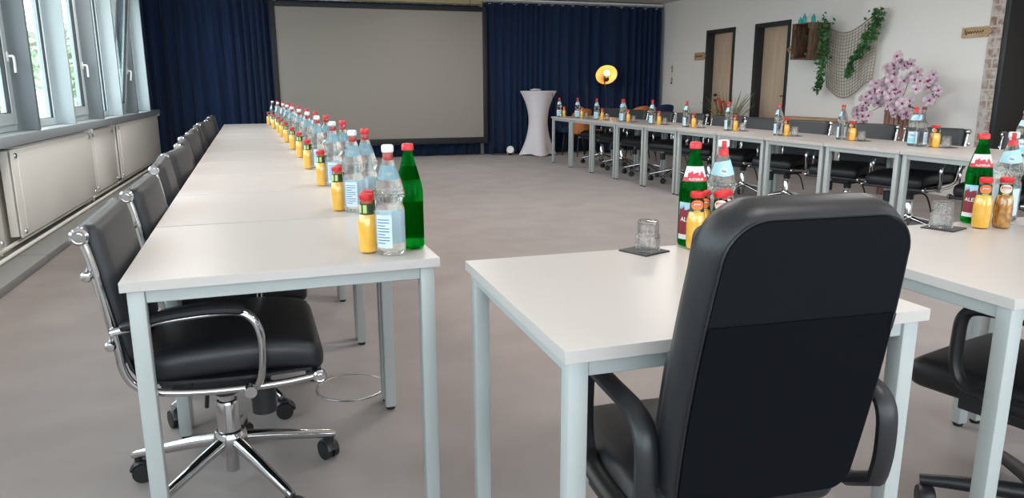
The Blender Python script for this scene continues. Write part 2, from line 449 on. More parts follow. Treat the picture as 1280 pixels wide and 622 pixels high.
MB().prism([(-4.9, 3.2), (4.9, 3.2), (0, 5.6)], 7.6, Matrix(((1, 0, 0, 0), (0, 0, -1, 3.8), (0, 1, 0, 0), (0, 0, 0, 1)))).build('roof', M['bark'], hb)

# ------------------------------------------------------------------ radiators
def radiator(y0, y1, x1, d, z0, z1, lab):
    t = thing('radiator', lab, 'radiator', (x1-d/2, (y0+y1)/2, 0), 0, 'panel radiators under the windows')
    L = y1-y0; h = z1-z0
    b = MB()
    b.box((d*.5-.006, 0, (z0+z1)/2), (.012, L, h), .004)
    b.box((-.01, 0, (z0+z1)/2), (d-.03, L-.02, h-.012), .006)
    b.box((d*.5+.002, 0, (z0+z1)/2+.0), (.006, max(.1, L-.24), h-.06), .003)
    b.build('panel', M['radiator'], t)
    g = MB()
    g.box((-.002, 0, z1+.006), (d*.8, max(.1, L-.22), .012), .004)
    g.build('top_grille', M['radiator'], t)
    v = MB()
    for sgn in (-1, 1):
        for zz in (z0+.035, z1-.045):
            v.cyl((d/2, sgn*(L/2-.075), zz), (d/2+.010, sgn*(L/2-.075), zz), .020, .017, 14)
    v.build('plug', M['brass'], t)
    k = MB(); k.cyl((d/2-.03, L/2-.07, z1+.012), (d/2+.04, L/2-.07, z1+.012), .022, .018, 14); k.cyl((d/2-.03, L/2-.17, z1+.012), (d/2+.03, L/2-.17, z1+.012), .018, .016, 14)
    k.build('thermostat_valve', M['white_plastic'], t)
    p = MB(); p.tube(bez([(0, L/2-.05, z0+.02), (0.0, L/2-.05, z0-.03), (.0, L/2+.0, z0-.06), (-.005, L/2+.03, .085)], 4), .011, 8)
    p.build('feed_pipe', M['pipe'], t)
    return t
radiator(3.30, 5.62, -1.80, .085, .15, .765, 'long cream panel radiator cut off by the photo edge under the nearest window')
radiator(5.95, 8.30, -1.795, .085, .145, .77, 'long cream panel radiator with round plugs nearest the camera')
radiator(8.42, 9.52, -1.82, .06, .145, .765, 'narrow cream radiator between the two long radiators')
radiator(9.62, 12.78, -1.795, .085, .15, .785, 'long cream panel radiator touching the blue curtain')
for k, (zz, xx) in enumerate(((.105, -1.85), (.07, -1.80))):
    tag(MB().tube([(xx, YF+.1, zz), (xx, 4, zz), (xx, 8, zz), (xx, 12.8, zz)], .015, 10).build('heating_pipe', M['pipe']),
        ['upper white heating pipe along the window wall beneath the radiators', 'lower white heating pipe lying on the grey floor duct'][k], 'pipe', 'heating pipes')

# ------------------------------------------------------------------ tables
def rleg(mb, cx, cy, s, z0, z1):
    mb.box((cx, cy, (z0+z1)/2), (s, s, z1-z0), .006, 2)
TT = {}
def table_protos(w, d):
    key = (w, d)
    if key in TT: return TT[key]
    q = {}
    q['top'] = MB().box((0, 0, .7275), (w, d, .025), .0008, 1).mesh('tabletop', M['table_top'])
    ls = .040; i = .012
    fr = MB(); a = w/2-i-ls/2; b = d/2-i-ls/2
    for s in (-1, 1):
        fr.box((0, s*b, .698), (w-2*i-2*ls, .028, .034), .002, 1); fr.box((s*a, 0, .698), (.028, d-2*i-2*ls, .034), .002, 1)
    q['frame'] = fr.mesh('frame', M['table_frame'])
    q['leg'] = MB().box((0, 0, .3635), (ls, ls, .703), .006, 2).mesh('leg', M['table_frame'])
    q['foot'] = MB().lathe([(0, 0), (.015, 0), (.017, .004), (.017, .013), (0, .013)], 14).mesh('foot', M['rubber'])
    q['legs'] = [(sx*a, sy*b) for sx in (-1, 1) for sy in (-1, 1)]
    TT[key] = q; return q
def link(name, me, parent):
    o = bpy.data.objects.new(name, me); COL.objects.link(o); o.parent = parent; return o
def table(x, y, rz, w, d, label, group):
    q = table_protos(w, d)
    t = thing('conference_table', label, 'table', (x, y, 0), rz, group)
    link('tabletop', q['top'], t); link('frame', q['frame'], t)
    for lx, ly in q['legs']:
        l = link('leg', q['leg'], t); l.location = (lx, ly, 0); link('foot', q['foot'], l)
    return t
LA = .0331; LX = Vector((math.cos(LA), math.sin(LA), 0)); LY = Vector((-math.sin(LA), math.cos(LA), 0)); LO = Vector((-.383, 1.857, 0))
for k in range(11):
    p = LO + LX*.3875 + LY*(k*.7585+.375)
    lab = ('white conference table nearest the camera in the window side row' if k == 0 else
           'white conference table at the curtain end of the window side row' if k == 10 else
           '%s white conference table from the camera in the row beside the radiators' % ORD[k])
    table(p.x, p.y, LA, .775, .748, lab, 'tables in the window side row')
RX, RY, RA, RD = 4.1835, 11.1566, .0067, .7755
RDIR = Vector((math.sin(RA), -math.cos(RA), 0)); RN = Vector((math.cos(RA), math.sin(RA), 0))
for k in range(11):
    p = Vector((RX, RY, 0)) + RDIR*(k*RD+.3878) + RN*.3875
    lab = ('white conference table at the curtain end of the door side row' if k == 0 else
           '%s white conference table from the curtain in the door side row' % ORD[k])
    table(p.x, p.y, RA, .775, .766, lab, 'tables in the door side row')
table(.850, 1.470, 0, .806, .715, 'front white conference table with the tall black armchair pushed up to it', 'tables at the near end')
table(1.884, 1.487, 0, .806, .754, 'white conference table at the right edge set with a single juice and apple juice', 'tables at the near end')
table(2.704, 1.487, 0, .806, .754, 'white conference table beyond the right edge of the photo, only its back corner showing', 'tables at the near end')

# ------------------------------------------------------------------ conference chairs
def caster(mb_list, p, ang, r=.030):
    """twin wheel caster, top of stem at p"""
    c, s = math.cos(ang), math.sin(ang)
    Mx = Matrix.Translation(p) @ Matrix.Rotation(ang, 4, 'Z')
    mb_list.cyl((.012, -.022, r-p[2]), (.012, -.006, r-p[2]), r, None, 18, Mx)
    mb_list.cyl((.012, .006, r-p[2]), (.012, .022, r-p[2]), r, None, 18, Mx)
    pts = []
    mb_list.tube([(.012+r*1.12*math.cos(a), 0, r-p[2]+r*1.12*math.sin(a)) for a in [PI*.02+PI*.9*i/8 for i in range(9)]], .007, 8, False, Mx, 3.0)
    mb_list.cyl((0, 0, 0.0), (0, 0, -.02), .011, None, 12, Mx)
def pad(w, d, h, bev, bow=0.0, nx=10, ny=10):
    """soft cushion, rounded edges, gently domed"""
    b = bmesh.new(); bmesh.ops.create_cube(b, size=1)
    for v in b.verts: v.co = Vector((v.co.x*w, v.co.y*d, v.co.z*h))
    bmesh.ops.bevel(b, geom=list(b.edges), offset=bev, segments=5, profile=.5, affect='EDGES')
    bmesh.ops.subdivide_edges(b, edges=[e for e in b.edges if e.calc_length() > w*.35], cuts=6, use_grid_fill=True)
    for v in b.verts:
        if v.co.z > 0:
            v.co.z += bow*max(0, 1-(2*v.co.x/w)**2)*max(0, 1-(2*v.co.y/d)**2)
    return b
def conf_chair(label, group, backmat):
    t = thing('office_chair', label, 'chair', (0, 0, 0), 0, group)
    # seat
    b = pad(.475, .475, .090, .036, .012)
    for v in b.verts:
        u = (v.co.y+.23)/.46
        v.co.z += .012*math.sin(u*PI) - .012*max(0, (u-.72)/.28)**2
    MB().bm(b, Matrix.Translation((0, .034, .472))).build('seat', M['leather'], t)
    # back: sling plus front pad, leaning
    Tb = Matrix.Translation((0, -.222, .50)) @ Euler((R(9.5), 0, 0)).to_matrix().to_4x4()
    b = pad(.462, .372, .058, .028, .010)
    MB().bm(b, Tb @ Matrix.Translation((0, .014, .182)) @ Euler((R(-90), 0, 0)).to_matrix().to_4x4() @ Matrix.Identity(4)).build('backrest', backmat, t)
    sl = MB()
    prof = [(.235, .43), (.12, .427), (0, .43), (-.12, .437), (-.185, .452), (-.208, .49), (-.224, .56), (-.245, .68), (-.262, .78), (-.276, .838), (-.290, .852)]
    for dx in (0,):
        vs = []; fs = []
        n = len(prof)
        for sx in (-.238, .238):
            for off in (0, -.008):
                for i, (yy, zz) in enumerate(prof):
                    a = prof[max(0, i-1)]; c = prof[min(n-1, i+1)]; d = Vector((c[0]-a[0], c[1]-a[1])).normalized()
                    vs.append((sx, yy+d.y*(-off), zz-d.x*(-off)))
        for i in range(n-1):
            A, B, C, D = i, n+i, 2*n+i, 3*n+i
            fs += [[A, A+1, C+1, C], [B, D, D+1, B+1], [A, B, B+1, A+1], [C, C+1, D+1, D]]
        fs += [[0, 2*n, 3*n, n], [n-1, 2*n-1, 4*n-1, 3*n-1]]
        sl.add(vs, fs)
    sl.build('sling', M['leather'], t)
    # side rails
    path = [(.255, .418), (.15, .408), (.0, .408), (-.11, .418), (-.17, .432), (-.205, .458), (-.222, .50), (-.228, .56), (-.246, .68), (-.262, .78), (-.276, .84)]
    for s in (-1, 1):
        MB().tube(bez([(s*.25, y, z) for y, z in path], 5), .0105, 10).build('side_rail', M['chrome'], t)
    MB().cyl((-.247, -.278, .842), (.247, -.278, .842), .019).build('crossbar', backmat, t)
    MB().cyl((-.247, .246, .412), (.247, .246, .412), .012).build('crossbar', backmat, t)
    for s in (-1, 1):
        for (yy, zz, rr) in ((-.278, .842, .022), (.255, .416, .019)):
            cp = MB(); q = Matrix.Translation((s*.245, yy, zz)) @ Euler((0, s*R(90), 0)).to_matrix().to_4x4()
            cp.lathe([(0, 0), (rr, 0), (rr, .016), (rr*.72, .020), (rr*.72, .016), (rr*.38, .016), (rr*.38, .020), (0, .020)], 18, q)
            cp.build('end_cap', M['chrome'], t)
    for yy, zz in ((-.276, .745), (-.244, .565)):
        sp = MB(); sp.tube([(-.262, yy+.004, zz), (-.15, yy-.008, zz), (.15, yy-.008, zz), (.262, yy+.004, zz)], .008, 8)
        for s in (-1, 1):
            sp.lathe([(0, -.010), (.010, -.008), (.0135, 0), (.010, .008), (0, .010)], 14, Matrix.Translation((s*.268, yy+.004, zz)) @ Euler((0, R(90), 0)).to_matrix().to_4x4())
        sp.build('spreader_bar', M['chrome'], t)
    # arms
    for s in (-1, 1):
        a = bez([(s*.262, .075, .405), (s*.282, .098, .43), (s*.288, .110, .48), (s*.288, .112, .555), (s*.288, .095, .607), (s*.286, .055, .632), (s*.284, -.04, .632), (s*.280, -.14, .622), (s*.262, -.235, .60)], 5)
        ar = MB().tube(a, .009, 10, False, None, 1.35)
        ar.cyl((s*.255, .075, .405), (s*.285, .075, .405), .016, None, 14)
        ao = ar.build('armrest', M['chrome'], t, label='chrome arm loop')
        MB().tube(bez([(s*.287, .075, .634), (s*.286, .02, .642), (s*.284, -.05, .641), (s*.280, -.13, .632), (s*.268, -.21, .612)], 4), [.011]+[.0145]*15+[.011], 10, False, None, 1.5).build('arm_pad', M['leather'], ao)
    # mechanism
    mc = MB()
    mc.box((0, .0, .375), (.17, .26, .055), .012); mc.box((0, .02, .405), (.36, .06, .03), .006); mc.box((0, -.10, .405), (.34, .05, .03), .006)
    mc.cyl((.12, .105, .36), (.12, .105, .28), .036, .034, 18)
    mc.cyl((0, 0, .35), (0, 0, .30), .032)
    mc.tube(bez([(-.05, -.02, .36), (-.10, -.05, .34), (-.13, -.06, .28), (-.15, -.07, .20)], 4), .007, 8)
    mc.build('tilt_mechanism', M['plastic'], t)
    MB().lathe([(0, .05), (.019, .05), (.019, .10), (.033, .105), (.033, .27), (.030, .278), (.022, .28), (.022, .32), (0, .32)], 20).build('gas_column', M['chrome'], t)
    hb = MB().lathe([(0, .125), (.044, .125), (.050, .135), (.048, .17), (.042, .182), (.034, .185), (0, .185)], 24).build('star_base_hub', M['chrome'], t)
    for i in range(5):
        an = R(30+72*i)
        Mx = Matrix.Rotation(an, 4, 'Z')
        lg = MB().tube([(.030, 0, .152), (.12, 0, .134), (.22, 0, .109), (.30, 0, .089), (.318, 0, .084)], [.020, .018, .0155, .0135, .011], 12, False, Mx)
        lo = lg.build('star_leg', M['chrome'], t)
        c = MB(); p = Mx @ Vector((.302, 0, .078)); caster(c, p, an+R(60+i*47))
        c.build('caster', M['plastic'], lo)
    return t
ch0 = conf_chair('x', 'chairs along the window side row', M['leather_grey'])
LC = [(-.476, 1.95), (-.490, 2.65), (-.541, 3.50), (-.551, 4.13), (-.60, 4.87), (-.635, 5.55), (-.67, 6.15), (-.70, 6.88), (-.715, 7.75), (-.74, 8.6), (-.78, 9.5)]
lyaw = [2, 1, 4, -3, 3, -2, 2, 5, -4, 2, 0]
for k, (cx, cy) in enumerate(LC):
    lab = ('dark grey leather office chair with chrome frame tucked under the nearest window side table' if k == 0 else
           'farthest dark grey leather office chair of the window side row, by the blue curtain' if k == 10 else
           '%s dark grey leather office chair from the camera along the radiators' % ORD[k])
    rz = R(-90+lyaw[k])
    loc = (cx+.276, cy+.25, 0)
    if k == 0:
        ch0.location = loc; ch0.rotation_euler = (0, 0, rz); ch0['label'] = lab
    else: dup(ch0, lab, loc, rz)
# door side row: (x, y, yaw towards the camera)
RC = [(4.90, 10.75, 20), (4.86, 9.95, 8), (4.84, 9.15, 10), (4.84, 8.35, 18), (4.84, 7.55, 14), (4.80, 6.83, 12), (4.80, 6.10, 14), (4.85, 5.33, 16), (4.83, 4.62, 14), (4.85, 3.80, 8)]
for k, (cx, cy, yw) in enumerate(RC):
    dup(ch0, '%s dark grey office chair from the curtain behind the door side tables' % ORD[k], (cx, cy, 0), R(90+yw), 'chairs behind the door side row')

# ------------------------------------------------------------------ black armchairs at the near end
def outline(w0, w1, w2, h, rt_, rb, n=10):
    """half-width w0 bottom, w1 middle, w2 top; rounded corners"""
    pts = []
    def wid(z):
        t = z/h
        return w0*(1-t)**2+2*w1*t*(1-t)+w2*t*t
    zs_b = rb; zs_t = h-rt_
    right = []
    for i in range(n+1):
        a = -PI/2+PI/2*i/n
        right.append((wid(rb)-rb+rb*math.cos(a), rb+rb*math.sin(a)))
    for i in range(1, 14):
        z = zs_b+(zs_t-zs_b)*i/14; right.append((wid(z), z))
    for i in range(n+1):
        a = PI/2*i/n
        right.append((wid(zs_t)-rt_+rt_*math.cos(a), zs_t+rt_*math.sin(a)))
    left = [(-x, z) for x, z in reversed(right)]
    return right+left
def inset(pts, k):
    out = []; n = len(pts)
    for i in range(n):
        a = Vector(pts[i-1]); b = Vector(pts[i]); c = Vector(pts[(i+1) % n])
        d = (c-a)
        if d.length < 1e-9: d = b-a
        d.normalize(); nn = Vector((-d.y, d.x)); out.append((b.x+nn.x*k, b.y+nn.y*k))
    return out
def armchair(label, group):
    t = thing('high_back_armchair', label, 'chair', (0, 0, 0), 0, group)
    Tb = Matrix.Translation((-.035, -.185, .470)) @ Euler((R(11.5), 0, 0)).to_matrix().to_4x4()
    O = outline(.182, .200, .169, .560, .085, .055)
    H = .560
    def lp(k, y): return [(x, y + .03*math.sin(min(1, max(0, z/H))*PI)*0, z) for x, z in inset(O, k)]
    bk = MB()
    bk.loft([lp(.045, .060), lp(.018, .056), lp(.004, .044), lp(0, .026), lp(.002, .004), lp(.008, -.014), lp(.020, -.024)], Tb)
    bo = bk.build('backrest', M['leather'], t, 60)
    # rear cover panels inside the rolled leather edge, split by a seam
    I = inset(O, .018)
    def clip(lo, hi, y0, y1, k):
        P = [(x, min(max(z, lo), hi)) for x, z in inset(I, k)]
        return [(x, y0, z) for x, z in P], [(x, y1, z) for x, z in P]
    SE = .372
    a, b = clip(-1, SE+.001, -.020, -.030, 0.0); MB().loft([a, b], Tb).build('lower_back_panel', M['fabric'], bo, 30, 'matte black fabric')
    a, b = clip(SE+.002, 9, -.020, -.028, 0.0); MB().loft([a, b], Tb).build('upper_back_panel', M['fabric2'], bo, 30, 'smooth black fabric')
    st = MB()
    st.tube([Tb @ Vector((x, -.026, z)) for x, z in inset(O, .015)], .0020, 6, True)
    st.build('piping', M['leather'], bo)
    MB().box((.166, -.031, SE-.014), (.005, .003, .03), .001, 1, Tb).build('zip_pull', M['plastic'], bo)
    # front cushions on the backrest
    fc = MB()
    fc.bm(pad(.34, .25, .05, .022, .015), Tb @ Matrix.Translation((0, .070, .15)) @ Euler((R(-90), 0, 0)).to_matrix().to_4x4())
    fc.bm(pad(.31, .20, .05, .022, .015), Tb @ Matrix.Translation((0, .070, .40)) @ Euler((R(-90), 0, 0)).to_matrix().to_4x4())
    fc.build('back_cushion', M['leather'], t)
    s = MB().bm(pad(.455, .42, .085, .040, .016), Matrix.Translation((0, .110, .403)))
    s.build('seat', M['leather'], t)
    MB().box((0, .10, .358), (.30, .20, .02), .004).build('seat_board', M['plastic'], t)
    for sgn in (-1, 1):
        x = sgn*.243
        # closed loop: rear post, top pad, front post, lower bar
        loop = bez([(x, -.172, .455), (x, -.182, .52), (x, -.175, .60), (x, -.13, .632), (x, -.02, .636), (x, .08, .634), (x, .118, .61), (x, .126, .55), (x, .122, .47), (x, .09, .425), (x, .0, .415), (x, -.13, .418)], 5)
        vs = []
        ar = MB().tube(loop[:-1], .015, 10, True, None, 1.45)
        ar.box((sgn*.222, .05, .385), (.03, .12, .06), .006)
        ar.build('armrest', M['plastic'], t)
    mc = MB(); mc.box((0, .0, .315), (.2, .24, .045), .01); mc.cyl((0, 0, .30), (0, 0, .16), .030); mc.cyl((0, 0, .2), (0, 0, .06), .024)
    mc.tube([(.08, .0, .31), (.2, .02, .30), (.26, .03, .29)], .007, 8)
    mc.build('column', M['plastic'], t)
    hb = MB().lathe([(0, .06), (.04, .06), (.046, .075), (.042, .125), (0, .13)], 20).build('star_base_hub', M['plastic'], t)
    for i in range(5):
        an = R(ARM_A+72*i); Mx = Matrix.Rotation(an, 4, 'Z')
        lo = MB().tube([(.03, 0, .095), (.14, 0, .090), (.25, 0, .080), (.315, 0, .072)], [.026, .023, .019, .016], 10, False, Mx).build('star_leg', M['plastic'], t)
        c = MB(); caster(c, Mx @ Vector((.30, 0, .066)), an+R(40+i*61), .027); c.build('caster', M['plastic'], lo)
    return t
ARM_A = 51
ex = armchair('tall black leather armchair seen from behind at the front white table', 'black armchairs at the near end')
ex.location = (.812, 1.185, 0); ex.rotation_euler = (0, 0, R(-3))
exb = dup(ex, 'black armchair cut by the right photo edge, arm loop and seat showing', (1.94, 1.27, 0), R(14))
for c in children(exb):
    if c.name.startswith('armrest'): c.location = (-.012, .045, 0)

# ------------------------------------------------------------------ bottles
def wrap_strip(mb, rf, a0, a1, z0, z1, off=.0006, n=10, shape=None, nz=4):
    """label patch on a lathe surface rf(z); angles in degrees"""
    vs = []; fs = []
    for i in range(n+1):
        t = i/n; a = R(a0+(a1-a0)*t)
        lo, hi = (z0, z1) if shape is None else shape(t)
        for k in range(nz+1):
            z = lo+(hi-lo)*k/nz; r = rf(z)+off
            vs.append((r*math.cos(a), r*math.sin(a), z))
    m = nz+1
    for i in range(n):
        for k in range(nz): fs.append([i*m+k, (i+1)*m+k, (i+1)*m+k+1, i*m+k+1])
    mb.add(vs, fs); return mb
TXT = {}
def text_on(mb, s, rf, ac, zc, size, off=.0012, bold=0.0, slant=0.0):
    """lettering wrapped round a bottle, centred on angle ac"""
    if (s, bold, slant) not in TXT:
        c = bpy.data.curves.new('lettering', 'FONT'); c.body = s; c.align_x = 'CENTER'; c.align_y = 'CENTER'; c.size = 1; c.offset = bold; c.shear = slant; c.resolution_u = 3
        o = bpy.data.objects.new('lettering', c); COL.objects.link(o)
        bpy.context.view_layer.update()
        me = bpy.data.meshes.new_from_object(o.evaluated_get(bpy.context.evaluated_depsgraph_get()))
        TXT[(s, bold, slant)] = ([v.co.copy() for v in me.vertices], [list(p.vertices) for p in me.polygons])
        bpy.data.objects.remove(o); bpy.data.curves.remove(c); bpy.data.meshes.remove(me)
    V, Fs = TXT[(s, bold, slant)]
    vs = []
    for v in V:
        z = zc+v.y*size; r = rf(z)+off; a = R(ac)+v.x*size/rf(zc)
        vs.append((r*math.cos(a), r*math.sin(a), z))
    mb.add(vs, Fs); return mb
def interp(prof):
    P = [(z, r) for r, z in prof]
    def f(z):
        for (z0, r0), (z1, r1) in zip(P, P[1:]):
            if z0 <= z <= z1 and z1 > z0: return r0+(r1-r0)*(z-z0)/(z1-z0)
        return P[-1][1]
    return f
CLEAR = [(0, .003), (.028, .001), (.037, .002), (.0402, .008), (.0405, .02), (.0405, .118), (.0400, .126), (.0365, .134), (.0355, .140), (.0365, .147), (.0395, .158), (.0400, .172), (.0375, .188), (.0310, .210), (.0235, .232), (.0175, .250), (.0145, .260), (.0138, .277), (0, .277)]
GREEN = [(0, .003), (.028, .001), (.036, .002), (.0388, .008), (.0392, .02), (.0392, .150), (.0385, .165), (.0345, .188), (.0275, .215), (.0205, .240), (.0155, .258), (.0140, .268), (.0138, .277), (0, .277)]
JUICE = [(0, .002), (.018, .001), (.0235, .003), (.0255, .010), (.0265, .030), (.0270, .065), (.0262, .085), (.0225, .102), (.0185, .112), (.0178, .118), (.0180, .140), (.0165, .147), (0, .147)]
rc, rg, rj = interp(CLEAR), interp(GREEN), interp(JUICE)
def crown(mb, r, z, h):
    n = 42; vs = []
    prof = [(r*.8, h), (r*.97, h*.86), (r, h*.5), (r*1.03, 0)]
    mb.lathe([(0, z+h)]+[(a, z+b) for a, b in prof]+[(r*.8, z), (0, z)], 28); 
    for k in range(18):
        a = 2*PI*k/18
        mb.box((r*1.0*math.cos(a), r*1.0*math.sin(a), z+h*.42), (.0016, .0022, h*.75), 0, 1, None, (0, 0, a))
    return mb
def bottle(kind, label, group, capmat='cap_red'):
    """front of the label faces -Y (towards the camera) unless turned"""
    A = -90
    if kind == 'clear':
        t = thing('water_bottle', label, 'bottle', (0, 0, 0), 0, group)
        MB().lathe(CLEAR, 36).build('bottle_glass', M['clear_glass'], t)
        d = MB()
        for zz in (.158, .166, .174):
            for k in range(26):
                a = 2*PI*(k+(.5 if zz == .166 else 0))/26; r = rc(zz)
                d.sphere((r*math.cos(a), r*math.sin(a), zz), .0030, 6)
        d.build('pearl_beads', M['clear_glass'], t)
        n = MB(); wrap_strip(n, rc, A-75, A+75, .196, .238, .0008, 14, lambda q: (.194+.012*abs(q-.5), .232+.010*q))
        no = n.build('neck_label', M['lbl_blue'], t, label='light blue neck label with a white drop')
        dr = MB(); rr = []
        for i in range(22):
            b = 2*PI*i/22; yy = math.cos(b); xx = math.sin(b)*(1 if yy < 0 else (1-yy)**.6)
            z = .212+.011*yy; r = rc(z)+.0016; an = R(A)+.011*xx/r; rr.append((r*math.cos(an), r*math.sin(an), z))
        dr.add(rr, [list(range(22))]); dr.build('drop_emblem', M['lbl_white'], no)
        tx = MB(); text_on(tx, 'Gaja', rc, A, .2095, .008, .0022, .01); tx.build('lettering', M['lbl_navy'], no)
        f = MB(); wrap_strip(f, rc, A-58, A+58, .022, .112); fo = f.build('body_label', M['lbl_pale'], t, label='pale blue paper label')
        g = MB(); wrap_strip(g, rc, A-40, A+25, .03, .062, .0012); g.build('label_wave', M['lbl_cyan'], fo)
        g = MB(); text_on(g, 'Gaja', rc, A, .085, .018, .0014, .01); g.build('lettering', M['lbl_navy'], fo)
        g = MB(); wrap_strip(g, rc, A+120, A+186, .022, .112); go = g.build('back_label', M['lbl_pale'], t, label='pale blue back label')
        g = MB()
        for k in range(9): wrap_strip(g, rc, A+126, A+(176 if k % 3 else 160), .034+k*.008, .0362+k*.008, .0012, 6, None, 1)
        g.build('small_print', M['lbl_navy'], go)
        c = MB().lathe([(0, .297), (.0130, .297), (.0160, .294), (.0166, .286), (.0160, .279), (.0150, .277), (0, .277)], 26)
        c.build('cap', M[capmat], t)
        s = MB(); wrap_strip(s, interp([(.0152, .240), (.0152, .27), (.0170, .278), (.0170, .294)]), A-24, A+20, .262, .2955, .0005)
        wrap_strip(s, interp([(.0178, .24), (.0178, .25), (.0152, .258), (.0150, .28)]), A-62, A+62, .252, .270, .0008, 14)
        s.build('seal_strip', M['cap_red'], t, label='red paper seal over the cap')
    elif kind == 'green':
        t = thing('mineral_water_bottle', label, 'bottle', (0, 0, 0), 0, group)
        MB().lathe(GREEN, 36).build('bottle_glass', M['green_glass'], t)
        n = MB(); wrap_strip(n, rg, A-72, A+72, .187, .2285, .0008, 14); no = n.build('neck_label', M['lbl_white'], t, label='white neck label with a red skyline')
        def sky(mb, rf, a0, a1, zb, zs, hh, off):
            x = a0; q = random.Random(3)
            while x < a1:
                wd = q.uniform(5, 12); h = hh*q.uniform(.35, 1)
                wrap_strip(mb, rf, x, min(a1, x+wd), zb, zs+h, off, 3, None, 2); 
                if q.random() < .5: wrap_strip(mb, rf, x+wd*.38, x+wd*.62, zs+h, zs+h+hh*.35, off, 1, None, 1)
                x += wd
        g = MB(); wrap_strip(g, rg, A-72, A+72, .187, .199, .0013, 14); sky(g, rg, A-45, A+45, .199, .199, .016, .0013); g.build('skyline', M['lbl_red'], no)
        g = MB(); text_on(g, 'ALETERLER', rg, A, .1932, .0085, .0019, .02); g.build('lettering', M['lbl_white'], no)
        f = MB(); wrap_strip(f, rg, A-75, A+75, .022, .128); fo = f.build('body_label', M['lbl_blue'], t, label='blue and maroon paper label with a skyline')
        g = MB(); wrap_strip(g, rg, A-75, A+75, .036, .092, .0011, 14); sky(g, rg, A-72, A+72, .092, .092, .022, .0011); g.build('skyline', M['lbl_maroon'], fo)
        g = MB(); wrap_strip(g, rg, A-75, A+75, .022, .036, .0011, 14); g.build('label_strip', M['lbl_white'], fo)
        g = MB(); text_on(g, 'ALETERLER', rg, A, .079, .017, .0016, .02); g.build('lettering', M['lbl_white'], fo)
        c = MB().lathe([(0, .295), (.0135, .295), (.0160, .292), (.0168, .285), (.0166, .277), (0, .277)], 26); c.build('cap', M[capmat], t)
    else:
        t = thing('juice_bottle', label, 'bottle', (0, 0, 0), 0, group)
        liq = M['orange_juice' if kind == 'orange' else 'apple_juice']
        MB().lathe([(0, .001), (.018, .0008), (.0235, .003), (.0255, .010), (.0265, .030), (.0270, .065), (.0262, .085), (.0228, .101), (.0205, .107), (0, .107)], 30).build('juice_body', liq, t)
        MB().lathe([(r, z) for r, z in [(0, .1072), (.0203, .1072), (.0188, .112), (.0180, .118), (.0181, .140), (.0165, .147), (0, .147)]], 28).build('neck_glass', M['juice_glass'], t)
        lb = interp([(.0203, .10), (.0196, .108), (.0188, .113), (.0184, .118), (.0184, .145)])
        f = MB(); wrap_strip(f, lb, 0, 360, .1075, .118, .0004, 36, None, 3); wrap_strip(f, lb, A+75, A+285, .118, .137, .0004, 24, None, 2); fo = f.build('neck_label', M['lbl_green'], t, label='dark green neck label')
        rr_ = interp([(.0203, .10), (.0196, .108), (.0188, .113), (.0186, .118), (.0186, .15)])
        g = MB(); pts = []
        for i in range(28):
            b = 2*PI*i/28; z = .1262+.0142*math.cos(b); an = R(A)+.0185*math.sin(b)/.019; r = rr_(z)+.0010; pts.append((r*math.cos(an), r*math.sin(an), z))
        mid = []
        for i in range(28):
            b = 2*PI*i/28; z = .1262+.0071*math.cos(b); an = R(A)+.0092*math.sin(b)/.019; r = rr_(z)+.0012; mid.append((r*math.cos(an), r*math.sin(an), z))
        r = rr_(.1262)+.0013
        g.add(pts+mid+[(0, -r, .1262)], [[i, (i+1) % 28, 28+(i+1) % 28, 28+i] for i in range(28)]+[[28+i, 28+(i+1) % 28, 56] for i in range(28)]); g.build('fruit_disc', M['lbl_orange' if kind == 'orange' else 'lbl_cream'], fo)
        g = MB(); wrap_strip(g, rr_, A-38, A+38, .1268, .1330, .0020, 8); g.build('logo_plate', M['lbl_red'], fo)
        g = MB(); wrap_strip(g, rr_, A-26, A+26, .1082, .1108, .0014, 6, None, 1); g.build('name_strip', M['lbl_lime'], fo)
        g = MB(); text_on(g, 'granini', rr_, A, .1297, .0066, .0026, .03); g.build('lettering', M['lbl_white'], fo)
        g = MB(); wrap_strip(g, rr_, A+115, A+150, .112, .134, .0014, 4); wrap_strip(g, rr_, A+165, A+195, .112, .134, .0014, 4); g.build('nutrition_panel', M['lbl_lime'], fo)
        c = MB().lathe([(0, .163), (.0165, .163), (.0185, .161), (.0190, .156), (.0188, .148), (.0180, .146), (0, .146)], 26)
        for k in range(30):
            a = 2*PI*k/30; c.box((.0189*math.cos(a), .0189*math.sin(a), .154), (.0012, .0014, .011), 0, 1, None, (0, 0, a))
        c.build('cap', M['cap_red'], t)
    return t
Z = .741
PROTO = {}
def put(kind, cap, x, y, rz, label, group):
    key = (kind, cap)
    if key not in PROTO:
        o = bottle(kind, label, group, cap); PROTO[key] = o
        o.location = (x, y, Z); o.rotation_euler = (0, 0, R(rz)); return o
    return dup(PROTO[key], label, (x, y, Z), R(rz), group)
